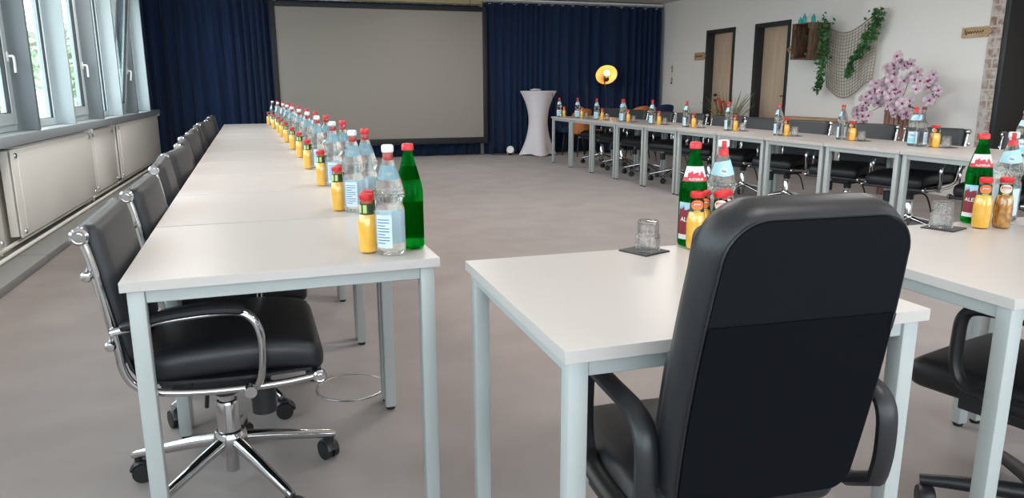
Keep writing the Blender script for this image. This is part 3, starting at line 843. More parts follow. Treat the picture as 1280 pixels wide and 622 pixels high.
# window side row: backs of the labels face the camera
LJ = [(.217, 2.012), (.196, 2.765), (.179, 3.52), (.150, 4.302), (.128, 5.05), (.098, 5.77), (.063, 6.55), (.034, 7.30), (.004, 8.02), (-.045, 8.85), (-.105, 9.75)]
for k, (jx, jy) in enumerate(LJ):
    wh = 'nearest window side table' if k == 0 else ('farthest window side table' if k == 10 else '%s window side table from the camera' % ORD[k])
    g1, g2 = 'water bottles on the window side row', 'juice bottles on the window side row'
    put('clear', 'cap_white', jx+.058, jy-.034, 172+k*9, 'clear glass water bottle with white cap on the %s' % wh, g1)
    if k == 0: put('green', 'cap_red', .338, 2.030, 185, 'green glass water bottle with red cap on the nearest window side table', g1)
    else: put('clear', 'cap_red', jx+.112, jy+.045, 150+k*23, 'clear glass water bottle with red cap on the %s' % wh, g1)
    put('orange', '', jx, jy, 158+k*8, 'small orange juice bottle, nearer one on the %s' % wh, g2)
    if k < 9: put('apple' if k % 3 == 1 else 'orange', '', jx+.012+.006*(k % 2), jy+.062, 175+k*11, 'small juice bottle behind the nearer juice on the %s' % wh, g2)

# coasters and tumblers
TUM = [(0, .002), (.0335, 0), (.0345, .002), (.0345, .040), (.0325, .043), (.0305, .047), (.0298, .078), (.0285, .082), (0, .083)]
TUMIN = [(0, .074), (.0275, .073), (.0285, .05), (.0310, .04), (.0322, .003)]
def tumbler(label, group):
    t = thing('water_tumbler', label, 'glass', (0, 0, 0), 0, group)
    prof = [(.0322, .0012), (.0335, 0), (.0345, .002), (.0347, .022), (.0345, .040), (.0322, .044), (.0308, .048), (.0298, .078), (.0285, .082), (.015, .0835), (0, .0835), (0, .0740), (.020, .0735), (.0262, .072), (.0278, .05), (.0288, .045), (.0318, .040), (.0322, .003), (.0322, .0012)]
    MB().lathe(prof, 32).build('tumbler_body', M['tumbler'], t)
    f = MB()
    for k in range(12):
        a = 2*PI*k/12; f.box((.0304*math.cos(a), .0304*math.sin(a), .063), (.0014, .0016, .028), .0005, 1, None, (0, 0, a))
    f.build('facet', M['tumbler'], t)
    g = MB(); text_on(g, 'VILSA', interp([(.0346, 0), (.0346, .1)]), -95, .0375, .007, .0012, .01); g.build('lettering', M['lbl_black'], t)
    return t
TP = {}
def setglass(x, y, rz, lab_g, lab_c, gg, gc, dx=0, dy=0):
    if 'c' not in TP:
        o = tag(MB().box((0, 0, .002), (.10, .10, .004), .001, 1).build('coaster', M['coaster']), lab_c, 'coaster', gc); TP['c'] = o
    else:
        o = TP['c'].copy(); COL.objects.link(o); tag(o, lab_c, 'coaster', gc)
    o.location = (x, y, Z-.001); o.rotation_euler = (0, 0, R(rz))
    if 't' not in TP: q = tumbler(lab_g, gg); TP['t'] = q
    else: q = dup(TP['t'], lab_g, None, None, gg)
    q.location = (x+dx, y+dy, Z+.0032); q.rotation_euler = (0, 0, R(rz))
setglass(.948, 1.782, 22, 'upturned clear tumbler on a coaster on the front table', 'square dark coaster under the tumbler on the front table', 'tumblers', 'coasters', .012, .004)
setglass(2.02, 1.785, 20, 'upturned clear tumbler on a coaster on the right edge table', 'square dark coaster under the tumbler on the right edge table', 'tumblers', 'coasters', 0, .012)
# front table
g1, g2 = 'water bottles at the near end', 'juice bottles at the near end'
put('green', 'cap_red', 1.115, 1.815, -20, 'green glass water bottle with skyline label on the front table', g1)
put('clear', 'cap_white', 1.222, 1.84, -25, 'clear glass water bottle with blue drop label peeking over the tall black armchair', g1)
put('orange', '', 1.098, 1.765, -28, 'orange juice bottle on the front table, nearer of the two oranges', g2)
put('orange', '', 1.135, 1.792, -20, 'orange juice bottle on the front table, behind the nearer orange juice', g2)
put('apple', '', 1.160, 1.745, -30, 'apple juice bottle on the front table, nearer of the two apples', g2)
put('apple', '', 1.195, 1.775, -24, 'apple juice bottle on the front table, behind the nearer apple juice', g2)
put('green', 'cap_red', 2.205, 1.838, -38, 'green glass mineral water bottle with skyline label on the right edge table', g1)
put('clear', 'cap_white', 2.335, 1.838, -48, 'clear glass water bottle with blue drop label at the right edge of the photo', g1)
put('orange', '', 2.138, 1.755, -42, 'orange juice bottle standing in front of the green bottle at the right edge', g2)
put('apple', '', 2.205, 1.738, -48, 'amber apple juice bottle in front of the clear bottle at the right edge', g2)
setglass(2.50, 1.80, 15, 'upturned tumbler on the table cut off by the right photo edge', 'dark coaster on the table cut off by the right photo edge', 'tumblers', 'coasters')
# door side row
RS = [((4.203, 10.84), (4.272, 10.81)), ((4.327, 10.40), (4.383, 10.36)), ((4.33, 9.70), (4.385, 9.63)), ((4.38, 8.98), (4.435, 8.91)), ((4.422, 8.23), (4.475, 8.15)),
      ((4.466, 7.50), (4.495, 7.38)), ((4.505, 6.72), (4.56, 6.67)), ((4.487, 5.88), (4.53, 5.81)), ((4.635, 5.22), (4.645, 5.10)), ((4.650, 4.40), (4.70, 4.31))]
for k, ((bx, by), (jx, jy)) in enumerate(RS):
    wh = '%s door side table from the curtain' % ORD[k]
    g1, g2 = 'water bottles on the door side row', 'juice bottles on the door side row'
    put('clear', 'cap_red' if k not in (9,) else 'cap_dark', bx, by, -30-k*13, 'clear glass water bottle, front one on the %s' % wh, g1)
    if k in (3, 9): put('clear', 'cap_red', bx+(.045 if k == 3 else .012), by+(.05 if k == 3 else .085), -60, 'clear glass water bottle, rear one on the %s' % wh, g1)
    put('orange', '', jx, jy, -30-k*9, 'small orange juice bottle on the %s' % wh, g2)
    put('apple', '', jx+.022, jy+.05, -40, 'small apple juice bottle on the %s' % wh, g2)
    if k >= 1: setglass(jx+.065, jy-.045, 20+k*7, 'upturned tumbler on the %s' % wh, 'dark square coaster on the %s' % wh, 'tumblers on the door side row', 'coasters on the door side row', -.008, .006)
put('green', 'cap_red', 4.64, 3.48, -50, 'green glass water bottle cut by the right photo edge on the door side row', 'water bottles on the door side row')
put('clear', 'cap_white', 4.60, 3.56, -50, 'clear glass water bottle beside the green one cut by the right photo edge', 'water bottles on the door side row')

# ------------------------------------------------------------------ curtains, screen
def curtain(x0, x1, y, z0, z1, label, pleat=.155, amp=.055, seed=1, hooks=True, ret=0.0, soft=.75):
    q = random.Random(seed); x0 -= ret; n = int((x1-x0)/.0095); nz = 14; xm = (x0+x1)/2
    t = thing('curtain', label, 'curtain', ((x0+x1)/2, y, z0), 0, 'navy curtains on the back wall')
    ph = [0.0]
    for i in range(n): ph.append(ph[-1] + (x1-x0)/n/pleat*2*PI*(1+.45*math.sin(i*.021*pleat/.155+seed*2)+.25*math.sin(i*.053+seed)))
    vs = []; fs = []
    for k in range(nz+1):
        f = k/nz; z = (z1-z0)*f
        for i in range(n+1):
            x = x0+(x1-x0)*i/n-(x0+x1)/2
            a = amp*(.75+.25*math.sin(i*.017+seed))*(1-.35*f)
            s = math.sin(ph[i]+.25*math.sin(f*3+i*.01))
            yy = a*(abs(s)**soft*math.copysign(1, s)) + .012*math.sin(2.3*ph[i]+f*4)
            xx = x+.010*math.sin(f*2.4+i*.03)*(1-f); c = x0+ret-xm; d = c-xx
            if ret > 0 and d > -.12:
                e = max(0.0, d); blend = min(1, (d+.12)/.12); k2 = .28
                vs.append((c+yy*k2*blend if d > 0 else xx, (-e+yy*(1-blend)) if d > 0 else yy*(1-blend), z))
            else: vs.append((xx, yy, z))
    m = n+1
    for k in range(nz):
        for i in range(n): fs.append([k*m+i, k*m+i+1, (k+1)*m+i+1, (k+1)*m+i])
    o = MB().add(vs, fs).build('cloth', M['curtain'], t, 180)
    sol = o.modifiers.new('thickness', 'SOLIDIFY'); sol.thickness = .004
    hk = MB(); x = x0+.1
    if hooks:
        while x < x1-.05:
            hk.tube([(x-(x0+x1)/2-.012, -.05, z1-z0-.035), (x-(x0+x1)/2, -.056, z1-z0-.03), (x-(x0+x1)/2+.03, -.056, z1-z0-.03), (x-(x0+x1)/2+.04, -.04, z1-z0+.005)], .004, 6); x += q.uniform(.2, .27)
        hk.build('hook', M['white_plastic'], t)
    return t
YC = 12.95
curtain(-1.885, .06, YC, .012, 2.66, 'navy blue curtain between the windows and the projection screen', .155, .10, 1, True, .74, .9)
curtain(.10, 3.52, YC+.04, .012, 2.60, 'navy curtain hem hanging behind and below the projection screen', .2, .035, 2, False)
curtain(3.56, 7.10, YC, .012, 2.66, 'dark navy pleated curtain to the right of the projection screen', .16, .075, 3)
rl = MB(); rl.box((2.7, YC, 2.70), (8.8, .05, .035), .004); tag(rl.build('curtain_rail', M['white_plastic']), 'white curtain rail under the ceiling along the back wall', 'rail')
ps = thing('projection_screen', 'large grey projection screen in a black frame before the curtains', 'screen', (1.79, 12.80, 0))
MB().box((0, 0, 1.395), (3.50, .012, 2.22), 0).build('screen_cloth', M['screen'], ps)
sf = MB(); W2, Zb, Zt = 1.80, .222, 2.555
sf.box((-W2+.04, 0, (Zb+Zt)/2), (.08, .05, Zt-Zb), .006); sf.box((W2-.04, 0, (Zb+Zt)/2), (.08, .05, Zt-Zb), .006)
sf.box((0, 0, Zb+.055), (2*W2-.16, .05, .11), .006); sf.box((0, 0, Zt-.04), (2*W2-.16, .05, .08), .006)
sf.build('frame', M['screen_frame'], ps)
for s in (-1, 1):
    MB().cyl((s*1.5, 0, 2.55), (s*1.5, 0, 2.74), .004, None, 8).build('hanging_wire', M['screen_frame'], ps)
tag(MB().tube(bez([(3.63, 12.79, .24), (3.62, 12.77, .12), (3.66, 12.74, .02), (3.80, 12.70, .012), (4.05, 12.72, .012), (4.3, 12.74, .012)], 6), .006, 6).build('power_cable', M['plastic']), 'black cable running from the screen corner along the curtain hem', 'cable')
sp = thing('floor_spotlight', 'small white spotlight lamp on the floor by the curtain', 'lamp', (3.99, 12.72, 0))
MB().lathe([(0, 0), (.05, 0), (.052, .012), (.02, .02), (0, .022)], 20).build('base', M['plastic'], sp)
MB().lathe([(0, -.05), (.045, -.048), (.062, -.02), (.066, .05), (.060, .055), (.055, .04), (0, .035)], 24, Matrix.Translation((0, 0, .09)) @ Euler((R(75), 0, R(-20))).to_matrix().to_4x4()).build('lamp_head', M['white_plastic'], sp)
MB().tube([(-.05, 0, .02), (-.07, 0, .09), (-.05, 0, .12)], .006, 6).tube([(.05, 0, .02), (.07, 0, .09), (.05, 0, .12)], .006, 6).build('bracket', M['white_plastic'], sp)
pb = thing('power_strip', 'white power plug block on the floor beside the covered table', 'plug', (4.22, 12.72, 0))
MB().box((0, 0, .03), (.09, .05, .06), .006).build('housing', M['white_plastic'], pb)
MB().box((-.05, -.01, .035), (.04, .04, .05), .006).box((.02, -.01, .08), (.035, .035, .045), .006).build('plug', M['black_metal'], pb)

# covered cocktail table
ct = thing('cocktail_table', 'tall cocktail table under a white stretch cover beside the curtain', 'table', (4.46, 12.55, 0))
prof = []; H = 1.10
loops = []
for i in range(25):
    f = i/24; z = .01+H*f
    r = .168+.16*abs(2*f-1.04)**2.1 if f > .5 else .168+.125*abs(2*f-1.04)**1.7
    foot = (1-f)**3
    L = []
    for k in range(48):
        a = 2*PI*k/48; c = 1+.16*foot*math.cos(4*a+.6)
        L.append((r*c*math.cos(a), r*c*math.sin(a), z+(.0 if i else .012*(1-math.cos(4*a+.6)))))
    loops.append(L)
MB().loft(loops).build('stretch_cover', M['cover'], ct)
MB().lathe([(0, H+.01), (.30, H+.01), (.322, H+.014), (.322, H+.03), (.31, H+.036), (0, H+.036)], 48).build('tabletop', M['cover'], ct)
for k in range(4):
    a = (2*PI*k-.6)/4; MB().cyl((.30*math.cos(a), .30*math.sin(a), 0), (.30*math.cos(a), .30*math.sin(a), .03), .022, .02, 12).build('foot', M['white_plastic'], ct)
tag(MB().tube(bez([(4.62, 12.30, 1.15), (4.64, 12.29, 1.0), (4.63, 12.33, .85), (4.62, 12.34, .78)], 5), .005, 6).build('cord', M['plastic']), 'dark cord hanging down the front of the white covered table', 'cord')
pp = tag(MB().box((0, 0, .008), (.16, .11, .016), .004).box((.02, .01, .022), (.11, .08, .012), .003, 1, None, (0, 0, .3)).build('paper_stack', M['lbl_white']), 'small stack of white papers on the covered cocktail table', 'papers'); pp.location = (4.40, 12.52, 1.146); pp.rotation_euler = (0, 0, .4)

# bowl lamp before the curtain
lp = thing('floor_lamp', 'black floor lamp with a glowing gold bowl shade before the right curtain', 'lamp', (5.82, 12.62, 0))
MB().lathe([(0, 0), (.15, 0), (.15, .02), (.02, .03), (0, .03)], 28).build('base', M['black_metal'], lp)
MB().tube(bez([(0, 0, .02), (0, 0, .8), (0, .06, 1.2), (0, .12, 1.36)], 5), .010, 8).build('pole', M['black_metal'], lp)
Tl = Matrix.Translation((0, .02, 1.42)) @ Euler((R(122), 0, R(-14))).to_matrix().to_4x4()
bowl = []; n = 14
for i in range(n+1):
    a = PI/2*i/n; bowl.append((.205*math.sin(a), -.12*math.cos(a)))
bowl2 = [(r*.97, z+.006 if i < n else z) for i, (r, z) in enumerate(bowl)]
MB().lathe(bowl+[(.203, .004)], 36, Tl).build('shade', M['black_metal'], lp)
MB().lathe([(r*.965, z*.95+.002) for r, z in bowl], 36, Tl).build('shade_lining', M['gold'], lp, label='gold inside of the bowl shade')
MB().sphere((0, .045, .012), .052, 16, Tl).build('bulb', M['bulb'], lp)
MB().cyl((0, -.055, .02), (0, -.055, .075), .052, .045, 20, Tl).build('bulb_reflector', M['black_metal'], lp)
L = bpy.data.lights.new('bowl_lamp_light', 'POINT'); L.energy = 4; L.color = (1, .74, .44); L.shadow_soft_size = .04
lo = bpy.data.objects.new('bowl_lamp_light', L); COL.objects.link(lo); lo.parent = lp; lo.location = Tl @ Vector((0, .03, .10))

# armchairs by the curtain
def shell_chair(label, x, y, rz, m, group, h=.86, k=1.0):
    t = thing('shell_armchair', label, 'chair', (x, y, 0), R(rz), group)
    L = []
    b = MB(); nu, nv = 20, 10; vs = []; fs = []
    for j in range(nv+1):
        f = j/nv
        for i in range(nu+1):
            a = R(-125+250*i/nu); hh = .40+(h-.40)*f*(.62+.38*math.cos(a*.72))
            r = (.24+.05*f)*k
            vs.append((r*math.sin(a), -r*math.cos(a)*.95, hh))
    for j in range(nv):
        for i in range(nu): fs.append([j*(nu+1)+i, j*(nu+1)+i+1, (j+1)*(nu+1)+i+1, (j+1)*(nu+1)+i])
    o = b.add(vs, fs).build('shell', m, t, 180); s = o.modifiers.new('thickness', 'SOLIDIFY'); s.thickness = .025
    MB().bm(pad(.46*k, .44*k, .09, .04, .015), Matrix.Translation((0, .03, .43))).build('seat', m, t)
    for sx in (-1, 1):
        for sy2 in (-1, 1):
            MB().cyl((sx*.15*k, sy2*.14*k, .40), (sx*.23*k, sy2*.22*k, 0), .014, .010, 10).build('leg', M['black_metal'], t)
    return t
shell_chair('orange shell armchair near the curtain behind the second bottle set', 5.09, 12.05, 5, M['orange'], 'shell armchairs by the curtain', .835, .62)
shell_chair('orange shell armchair near the curtain, right of the other orange one', 5.92, 11.50, 5, M['orange'], 'shell armchairs by the curtain', .885, .66)
shell_chair('navy upholstered armchair beside the right end of the curtain', 6.50, 11.80, 5, M['navy_fabric'], 'shell armchairs by the curtain', .90, .8)
shell_chair('navy upholstered armchair before the curtain behind the end table', 5.10, 12.62, 180, M['navy_fabric'], 'shell armchairs by the curtain', .60)

# ------------------------------------------------------------------ right wall decoration
# hanging ornament
orn = thing('wall_ornament', 'small hanging string ornament on the white wall beside the curtain', 'ornament', (XR-.012, 12.58, 1.30))
MB().tube([(0, 0, .34), (0, 0, .18), (0, 0, .02)], .0025, 6).build('string', M['rope'], orn)
MB().box((0, 0, .25), (.02, .045, .07), .006).box((0, 0, .03), (.02, .05, .08), .008).build('pendant', M['pale_wood'], orn)
MB().sphere((0, 0, .185), .014, 10).sphere((-.004, 0, -.03), .018, 10).build('bead', M['black_metal'], orn)
def arrow(label, x, yt, yb, z, h):
    """wooden arrow; tip at yt, blunt end at yb"""
    t = thing('arrow_sign', label, 'sign', (x, (yt+yb)/2, z), 0, 'wooden arrow signs')
    s = 1 if yt > yb else -1; l = abs(yt-yb)
    pts = [(-s*l/2, -h/2), (s*(l/2-h*.62), -h/2), (s*l/2, 0), (s*(l/2-h*.62), h/2), (-s*l/2, h/2)]
    Mx = Matrix(((0, 0, 1, -.02), (1, 0, 0, 0), (0, 1, 0, 0), (0, 0, 0, 1)))
    MB().prism(pts, .02, Mx).build('board', M['pale_wood'], t)
    wr = MB(); yy = -l*.36; q = random.Random(int(z*1000))
    P = []
    for i in range(26):
        f = i/25; amp = h*(.30 if i < 4 else .13)
        P.append((-.022, s*(0)+(-1)*(-l*.40+f*l*.62)*1.0, amp*math.sin(i*1.9)+h*.02*q.uniform(-1, 1)))
    wr.tube(bez(P, 3), .0035, 5)
    wr.build('engraving', M['crate_wood'], t, label='burnt handwriting')
    return t
arrow('small wooden arrow sign beside the first door frame near the curtain', XR-.002, 11.43, 11.80, 1.72, .13)
arrow('small wooden arrow tip showing between the second door and the crate', XR-.002, 9.28, 8.93, 1.72, .11)
arrow('wooden arrow sign with handwriting pointing to the brick strip on the right', XR2-.004, 5.90, 6.26, 1.742, .105)
# crate shelf
cr = thing('crate_shelf', 'dark wooden fruit crate mounted on the wall as a shelf', 'shelf', (6.975, 8.605, 1.555))
cd, cw, chh = .33, .36, .475
for s in (-1, 1):
    b = MB()
    for i in range(3): b.box((0, s*(cw/2-.008), .08+i*.158), (cd, .016, .157), .003)
    b.build('side_board', M['crate_wood'], cr)
b = MB()
for z in (.008, chh-.008):
    for i in range(3): b.box((-cd/2+.055+i*.11, 0, z), (.104, cw-.034, .016), .003)
b.build('shelf_board', M['crate_wood'], cr)
b = MB()
for i in range(4): b.box((cd/2-.008, -cw/2+.06+i*.08, chh/2), (.014, .068, chh-.034), .002)
b.build('back_slat', M['crate_wood'], cr)
for sy2 in (-1, 1):
    for z0 in (.03, chh-.03): MB().box((-cd/2+.02, sy2*(cw/2-.034), z0+(.015 if z0 < .2 else -.015)), (.03, .036, .06), .004).build('corner_block', M['crate_wood'], cr)
vz = tag(MB().lathe([(0, 0), (.05, .002), (.068, .04), (.062, .08), (.03, .115), (.022, .15), (.026, .16), (.02, .16), (0, .14)], 24).build('round_vase', M['dark_vase']), 'dark round vase inside the wooden crate', 'vase'); vz.location = (6.90, 8.54, 1.573)
sprig = MB()
for i in range(6):
    a = i*1.05; sprig.tube(bez([(0, 0, 0), (.01*math.cos(a), .01*math.sin(a), .05), (.035*math.cos(a), .035*math.sin(a), .10+.012*(i % 3))], 3), .002, 5)
    leafball(sprig, (.035*math.cos(a), .035*math.sin(a), .10+.012*(i % 3)), .02, 6, .018)
tag(sprig.build('sprig', M['leaf'], None, 0), 'green sprig standing in the dark vase in the crate', 'sprig').location = (6.90, 8.54, 1.73)
for i, (yy, cc, hh, nm) in enumerate(((8.74, 'cyan_glass', .085, 'pale turquoise'), (8.66, 'cyan_glass', .13, 'deep turquoise'), (8.56, 'juice_glass', .12, 'colourless'), (8.48, 'cyan_glass', .11, 'light turquoise'))):
    t = thing('deco_bottle', '%s little glass bottle, %s from the door, on top of the wooden crate' % (nm, ORD[i]), 'bottle', (6.90, yy, 1.555+chh+.001), 0, 'small bottles on the crate')
    MB().lathe([(0, .001), (.024, 0), (.026, .004), (.026, hh*.55), (.020, hh*.72), (.010, hh*.82), (.010, hh*.95), (.012, hh), (0, hh)], 20).build('bottle_glass', M[cc], t)
# fishing net draped from the crate round the wall step
nt = thing('fishing_net', 'beige knotted fishing net draped on the wall beside the crate', 'net', (XR-.05, 7.95, 0))
NU, NV = 18, 20
def netp(u, v):
    tl, tr_, br, bl = Vector((-.02, 8.42-7.95, 1.96)), Vector((-.16, 7.40-7.95, 2.06)), Vector((-.16, 7.40-7.95, 1.25)), Vector((-.02, 8.33-7.95, 1.20))
    a = tl.lerp(tr_, u); c = bl.lerp(br, u)
    a.z -= .16*math.sin(PI*u)**1.2*(1-u*.3); c.z -= .17*math.sin(PI*min(1, u*1.15))
    p = a.lerp(c, v); p.y += .04*math.sin(PI*v)*(u-.5)*-1.6 - .05*v*(1-v)*math.sin(PI*u)
    p.x -= .03*math.sin(PI*u)*math.sin(PI*v)
    return p
g = MB()
for i in range(NU+1):
    r = .0045 if 0 < i < NU else .008
    g.tube([netp(i/NU, k/(NV*1.0))+Vector((0, 0, .003*math.sin(k*2.1+i))) for k in range(NV+1)], r, 5)
for k in range(NV+1):
    r = .0045 if 0 < k < NV else .009
    g.tube([netp(i/NU, k/NV) for i in range(NU+1)], r, 5)
for i in range(1, NU):
    for k in range(1, NV): g.sphere(netp(i/NU, k/NV), .008, 6)
g.build('mesh_netting', M['rope'], nt)
MB().cyl((-.18, 7.32-7.95, 2.10), (-.15, 7.47-7.95, 2.03), .010, .007, 8).cyl((-.15, 7.47-7.95, 2.09), (-.17, 7.35-7.95, 2.02), .008, .006, 8).build('twig', M['crate_wood'], nt, label='crossed twigs at the corner')
def ivy(label, path, wid, n, loc, seed):
    q = random.Random(seed); t = thing('ivy_garland', label, 'plant', loc, 0, 'ivy garlands')
    P = bez(path, 8)
    MB().tube(P, .004, 5).build('stem', M['stem'], t)
    f = MB()
    for i in range(n):
        k = q.random(); j = k*(len(P)-1); p = P[int(j)].copy()
        w_ = wid*(1-.55*k)
        p += Vector((q.uniform(-.05, .01), q.gauss(0, w_*.5), q.gauss(0, w_*.4)))
        s = q.uniform(.022, .042)
        pts = [(0, -s*.2, 0), (s*.55, -s*.45, 0), (s*.5, s*.1, .006), (s*.85, s*.35, 0), (s*.3, s*.55, .004), (0, s*1.2, -.004), (-s*.3, s*.55, .004), (-s*.85, s*.35, 0), (-s*.5, s*.1, .006), (-s*.55, -s*.45, 0)]
        T = Matrix.Translation(p) @ Euler((q.uniform(-.9, .9)+R(180), q.uniform(-.9, .9), q.uniform(-.8, .8))).to_matrix().to_4x4()
        Q = Matrix(((0, 0, 1, 0), (1, 0, 0, 0), (0, 1, 0, 0), (0, 0, 0, 1)))
        f.add(pts+[(0, s*.15, .010)], [[a, (a+1) % 10, 10] for a in range(10)], T @ Q)
    f.build('foliage', M['leaf'], t, 0)
ivy('green ivy garland hanging down over the right side of the wooden crate', [(6.95-7, .05, .52), (6.93-7, .0, .40), (-.06, .0, .2), (-.05, .02, 0), (-.05, .05, -.22), (-.05, .07, -.36)], .13, 300, (7.0, 8.26, 1.52), 4)
ivy('green ivy garland draped along the top right corner of the net', [(-.08, -.13, .28), (-.07, -.10, .12), (-.08, -.02, -.03), (-.08, .10, -.17), (-.08, .22, -.30), (-.07, .28, -.46)], .12, 300, (6.98, 7.48, 1.78), 9)

# console table
co = thing('console_table', 'narrow light wood console table on dark legs against the wall', 'table', (6.93, 8.48, 0))
MB().box((0, 0, .765), (.36, 1.10, .035), .004).build('tabletop', M['console_wood'], co)
for sx in (-1, 1):
    for sy2 in (-1, 1):
        MB().box((sx*.155, sy2*.52, .374), (.022, .022, .747), .003).build('leg', M['black_metal'], co)
st = MB()
for s in (-1, 1): st.box((0, s*.46, .374), (.02, .02, .747), .003)
st.build('brace', M['black_metal'], co)
# orchid planter
op = thing('orchid_planter', 'tall reddish slatted planter with pale pink orchids near the wall', 'plant', (6.55, 6.56, 0))
b = MB(); nsl = 16
for k in range(nsl):
    a = 2*PI*k/nsl
    b.box((.118*math.cos(a), .118*math.sin(a), .50), (.016, .042, 1.0), .004, 1, None, (0, 0, a))
b.build('slat_pot', M['slat_red'], op)
MB().lathe([(0, .01), (.108, .01), (.110, .95), (0, .95)], 24).build('inner_pot', M['black_metal'], op)
lf = MB()
for k in range(7):
    a = k*.9+.3; l = .16+.05*(k % 3)
    P = [Vector((math.cos(a)*l*f, math.sin(a)*l*f, .96+.12*f-.16*f*f)) for f in (0, .25, .5, .75, 1)]
    sd = Vector((-math.sin(a), math.cos(a), 0)); vs = []
    for f, p in zip((0, .25, .5, .75, 1), P):
        w_ = .032*math.sin(PI*(.12+.86*f)); vs += [p-sd*w_+Vector((0, 0, .006)), p, p+sd*w_+Vector((0, 0, .006))]
    lf.add(vs, [[3*i+j, 3*i+j+1, 3*i+j+4, 3*i+j+3] for i in range(4) for j in range(2)])
lf.build('leaves', M['leaf_dark'], op, 180)
# directions chosen in the wall plane: along y and up
stems = [
    [(0, 0, .95), (.0, .05, 1.15), (-.03, .08, 1.30), (-.06, .02, 1.40), (-.10, -.10, 1.46)],
    [(0, 0, .95), (.02, -.05, 1.12), (.0, -.12, 1.24), (-.02, -.24, 1.29), (-.04, -.42, 1.20), (-.05, -.47, 1.13)],
    [(0, 0, .95), (-.02, .10, 1.10), (-.05, .22, 1.16), (-.06, .36, 1.08), (-.07, .42, .92), (-.07, .44, .84)],
    [(0, 0, .95), (-.06, .02, 1.08), (-.10, -.03, 1.15), (-.14, -.12, 1.10), (-.15, -.20, .98), (-.15, -.24, .92)],
    [(0, 0, .95), (-.05, .06, 1.10), (-.10, .10, 1.18), (-.14, .14, 1.14), (-.16, .20, 1.02)],
]
flower_pts = []
for s in stems:
    P = bez(s, 6); MB().tube(P, .004, 6).build('stem', M['stem'], op)
    for i in range(len(P)//2, len(P)): flower_pts.append(P[i]); 
def blossom():
    b = MB()
    for k in range(5):
        a = PI/2+k*2*PI/5; w_ = .030 if k in (1, 4) else .020; l = .045
        d = Vector((math.cos(a), math.sin(a), 0)); s = Vector((-d.y, d.x, 0))
        b.add([d*.003, d*l*.45-s*w_*.8+Vector((0, 0, .006)), d*l*.85-s*w_*.7+Vector((0, 0, .004)), d*l, d*l*.85+s*w_*.7+Vector((0, 0, .004)), d*l*.45+s*w_*.8+Vector((0, 0, .006)), d*l*.5+Vector((0, 0, -.003))],
              [[0, 1, 6], [1, 2, 6], [2, 3, 6], [3, 4, 6], [4, 5, 6], [5, 0, 6]])
    return b.mesh('blossom', M['petal'], 180)
bme = blossom(); lme = MB().sphere((0, -.004, .010), .009, 10, None, (1, 1.2, 1)).mesh('blossom_lip', M['petal_core'])
q = random.Random(5); cnt = 0
cands = [p + Vector((q.gauss(-.02, .03), q.gauss(0, .05), q.gauss(0, .045))) for p in flower_pts]
cands += [Vector((q.gauss(-.13, .03), q.gauss(.02, .11), q.gauss(1.17, .07))) for _ in range(34)]+[Vector((q.gauss(-.08, .03), q.gauss(.03, .07), q.gauss(1.30, .06))) for _ in range(16)]
for p in cands[:98]:
    o = link('blossom', bme, op); o.location = p
    o.rotation_euler = (R(90)+q.uniform(-.5, .5), q.uniform(-.4, .4), R(-50)+q.uniform(-.7, .7)); s = q.uniform(1.1, 1.6); o.scale = (s, s, s)
    link('lip', lme, o)
bd = MB()
for s in stems:
    e = Vector(s[-1])
    for i in range(5): bd.sphere(e+Vector((q.gauss(0, .02), -.02*i*(1 if e.y < 0 else -1)+q.gauss(0, .01), -.012*i+q.gauss(0, .012))), .009, 8, None, (1, 1, 1.3))
bd.build('buds', M['petal_core'], op)
# grass planter between the doors
gp = thing('grass_planter', 'potted tall dry grass with red flowers between the two doors', 'plant', (6.66, 9.95, 0))
MB().lathe([(0, 0), (.12, 0), (.16, .38), (.165, .40), (.145, .40), (.14, .36), (0, .36)], 28).build('pot', M['dark_vase'], gp)
b = MB(); q = random.Random(11)
for i in range(70):
    a = q.uniform(0, 6.28); l = q.uniform(.55, .85); o_ = q.uniform(.12, .42)
    x0, y0 = .06*math.cos(a), .06*math.sin(a)
    b.tube(bez([(x0, y0, .36), (x0+.25*o_*math.cos(a), y0+.25*o_*math.sin(a), .36+l*.5), (x0+o_*math.cos(a), y0+o_*math.sin(a), .36+l*(1-.35*o_))], 4), [.006]*5+[.005, .004, .003, .0015], 4)
b.build('grass_blades', M['grass_blade'], gp)
b = MB()
for (y0, z0) in ((.16, 1.02), (.02, .98)):
    b.tube(bez([(-.06, y0*.5, .36), (-.10, y0*.8, .75), (-.13, y0, z0-.05), (-.14, y0-.06, z0)], 5), .016, 6)
    b.tube(bez([(-.14, y0-.06, z0), (-.145, y0-.12, z0-.02), (-.15, y0-.16, z0-.14)], 5), .020, 6)
b.build('red_bloom', M['red_flower'], gp)

# floor outlet ring
fr = thing('floor_outlet', 'round metal floor outlet ring set in the carpet between the table rows', 'outlet', (.213, 2.845, 0))
ring = [(.136+.004*math.cos(a), .0025+.0025*math.sin(a)) for a in [2*PI*i/8 for i in range(9)]]
MB().lathe(ring, 48).build('ring', M['brass'], fr)
MB().lathe([(0, .0), (.131, .0), (.131, .002), (0, .002)], 48).build('carpet_inlay', M['carpet'], fr)
MB().box((.045, -.115, .003), (.085, .022, .003), .001, 1, None, (0, 0, .35)).build('cable_flap', M['casing'], fr)

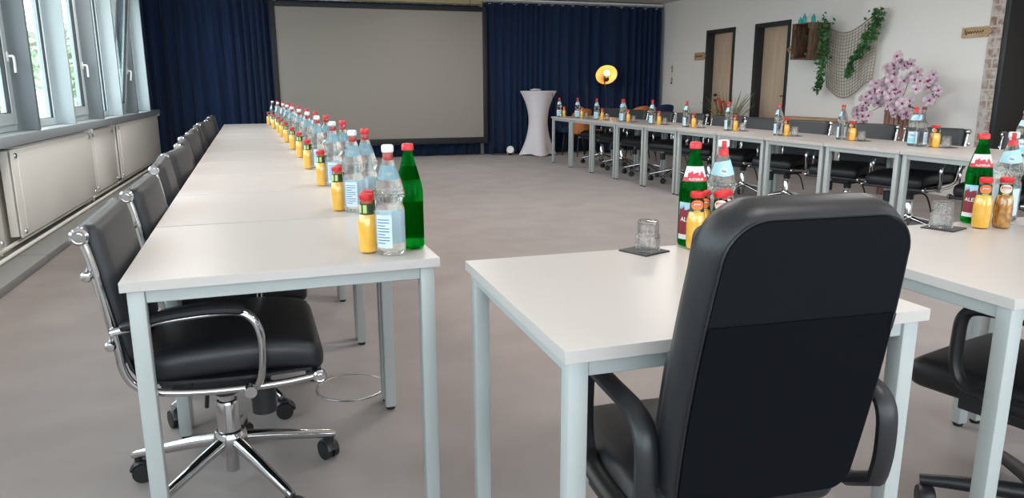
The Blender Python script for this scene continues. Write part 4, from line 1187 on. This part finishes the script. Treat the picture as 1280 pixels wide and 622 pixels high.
# ------------------------------------------------------------------ added fill lamps and daylight
def fill_lamp(x, y, k):  # unseen ceiling fixture with an area light, added to brighten the room
    t = thing('fill_lamp', 'added flat square fill lamp %s' % k, 'lamp', (x, y, ZC), 0, 'added fill lamps')
    b = MB(); b.box((0, 0, -.012), (.62, .62, .024), .004); b.build('housing', M['white_plastic'], t)
    MB().box((0, 0, -.026), (.58, .58, .004)).build('diffuser', M['fill_panel'], t)
    L = bpy.data.lights.new('fill_lamp_light', 'AREA'); L.shape = 'SQUARE'; L.size = .56; L.energy = FILL_E*(.5 if y < 1 else 1); L.color = (1, .955, .91)
    o = bpy.data.objects.new('fill_lamp_light', L); COL.objects.link(o); o.parent = t; o.location = (0, 0, -.035)
FILL_E = 28
for i, (x, y, k) in enumerate(((1.3, .6, 'above the front table'), (1.3, 3.6, 'above the carpet near the camera'), (4.0, .6, 'above the near right corner'), (4.0, 3.6, 'above the near end of the door side row'), (4.0, 6.8, 'above the middle of the door side row'),
                              (1.3, 6.8, 'above the middle of the carpet'), (-1.0, 4.2, 'above the aisle by the long radiator'), (-1.0, 8.2, 'above the aisle by the narrow radiator'), (2.6, 10.6, 'above the far carpet before the screen'))):
    fill_lamp(x, y, k)
wd = bpy.data.worlds.new('world'); SC.world = wd; wd.use_nodes = True
wn, wl = wd.node_tree.nodes, wd.node_tree.links
bg = wn['Background']; bg.inputs['Color'].default_value = (.80, .92, 1.0, 1); bg.inputs['Strength'].default_value = 7.0
def portal(x, y, z, sx, sy2, rot):
    L = bpy.data.lights.new('daylight_portal', 'AREA'); L.shape = 'RECTANGLE'; L.size = sx; L.size_y = sy2; L.cycles.is_portal = True
    o = bpy.data.objects.new('daylight_portal', L); COL.objects.link(o); o.location = (x, y, z); o.rotation_euler = rot
portal(-2.06, 4.6, 1.68, 1.62, 15.0, (0, R(-90), 0))
portal((XL+XR)/2, YF-.14, 1.65, XR-XL, 1.7, (R(90), 0, 0))
SC.view_settings.view_transform = 'Standard'; SC.view_settings.look = 'None'; SC.view_settings.gamma = 1.0; SC.view_settings.use_curve_mapping = False
SC.view_settings.exposure = 0.0
SC.cycles.use_denoising = True
SC.cycles.max_bounces = 14; SC.cycles.transparent_max_bounces = 24; SC.cycles.transmission_bounces = 12; SC.cycles.glossy_bounces = 5
SC.cycles.sample_clamp_indirect = 6.0
SC.cycles.caustics_reflective = False
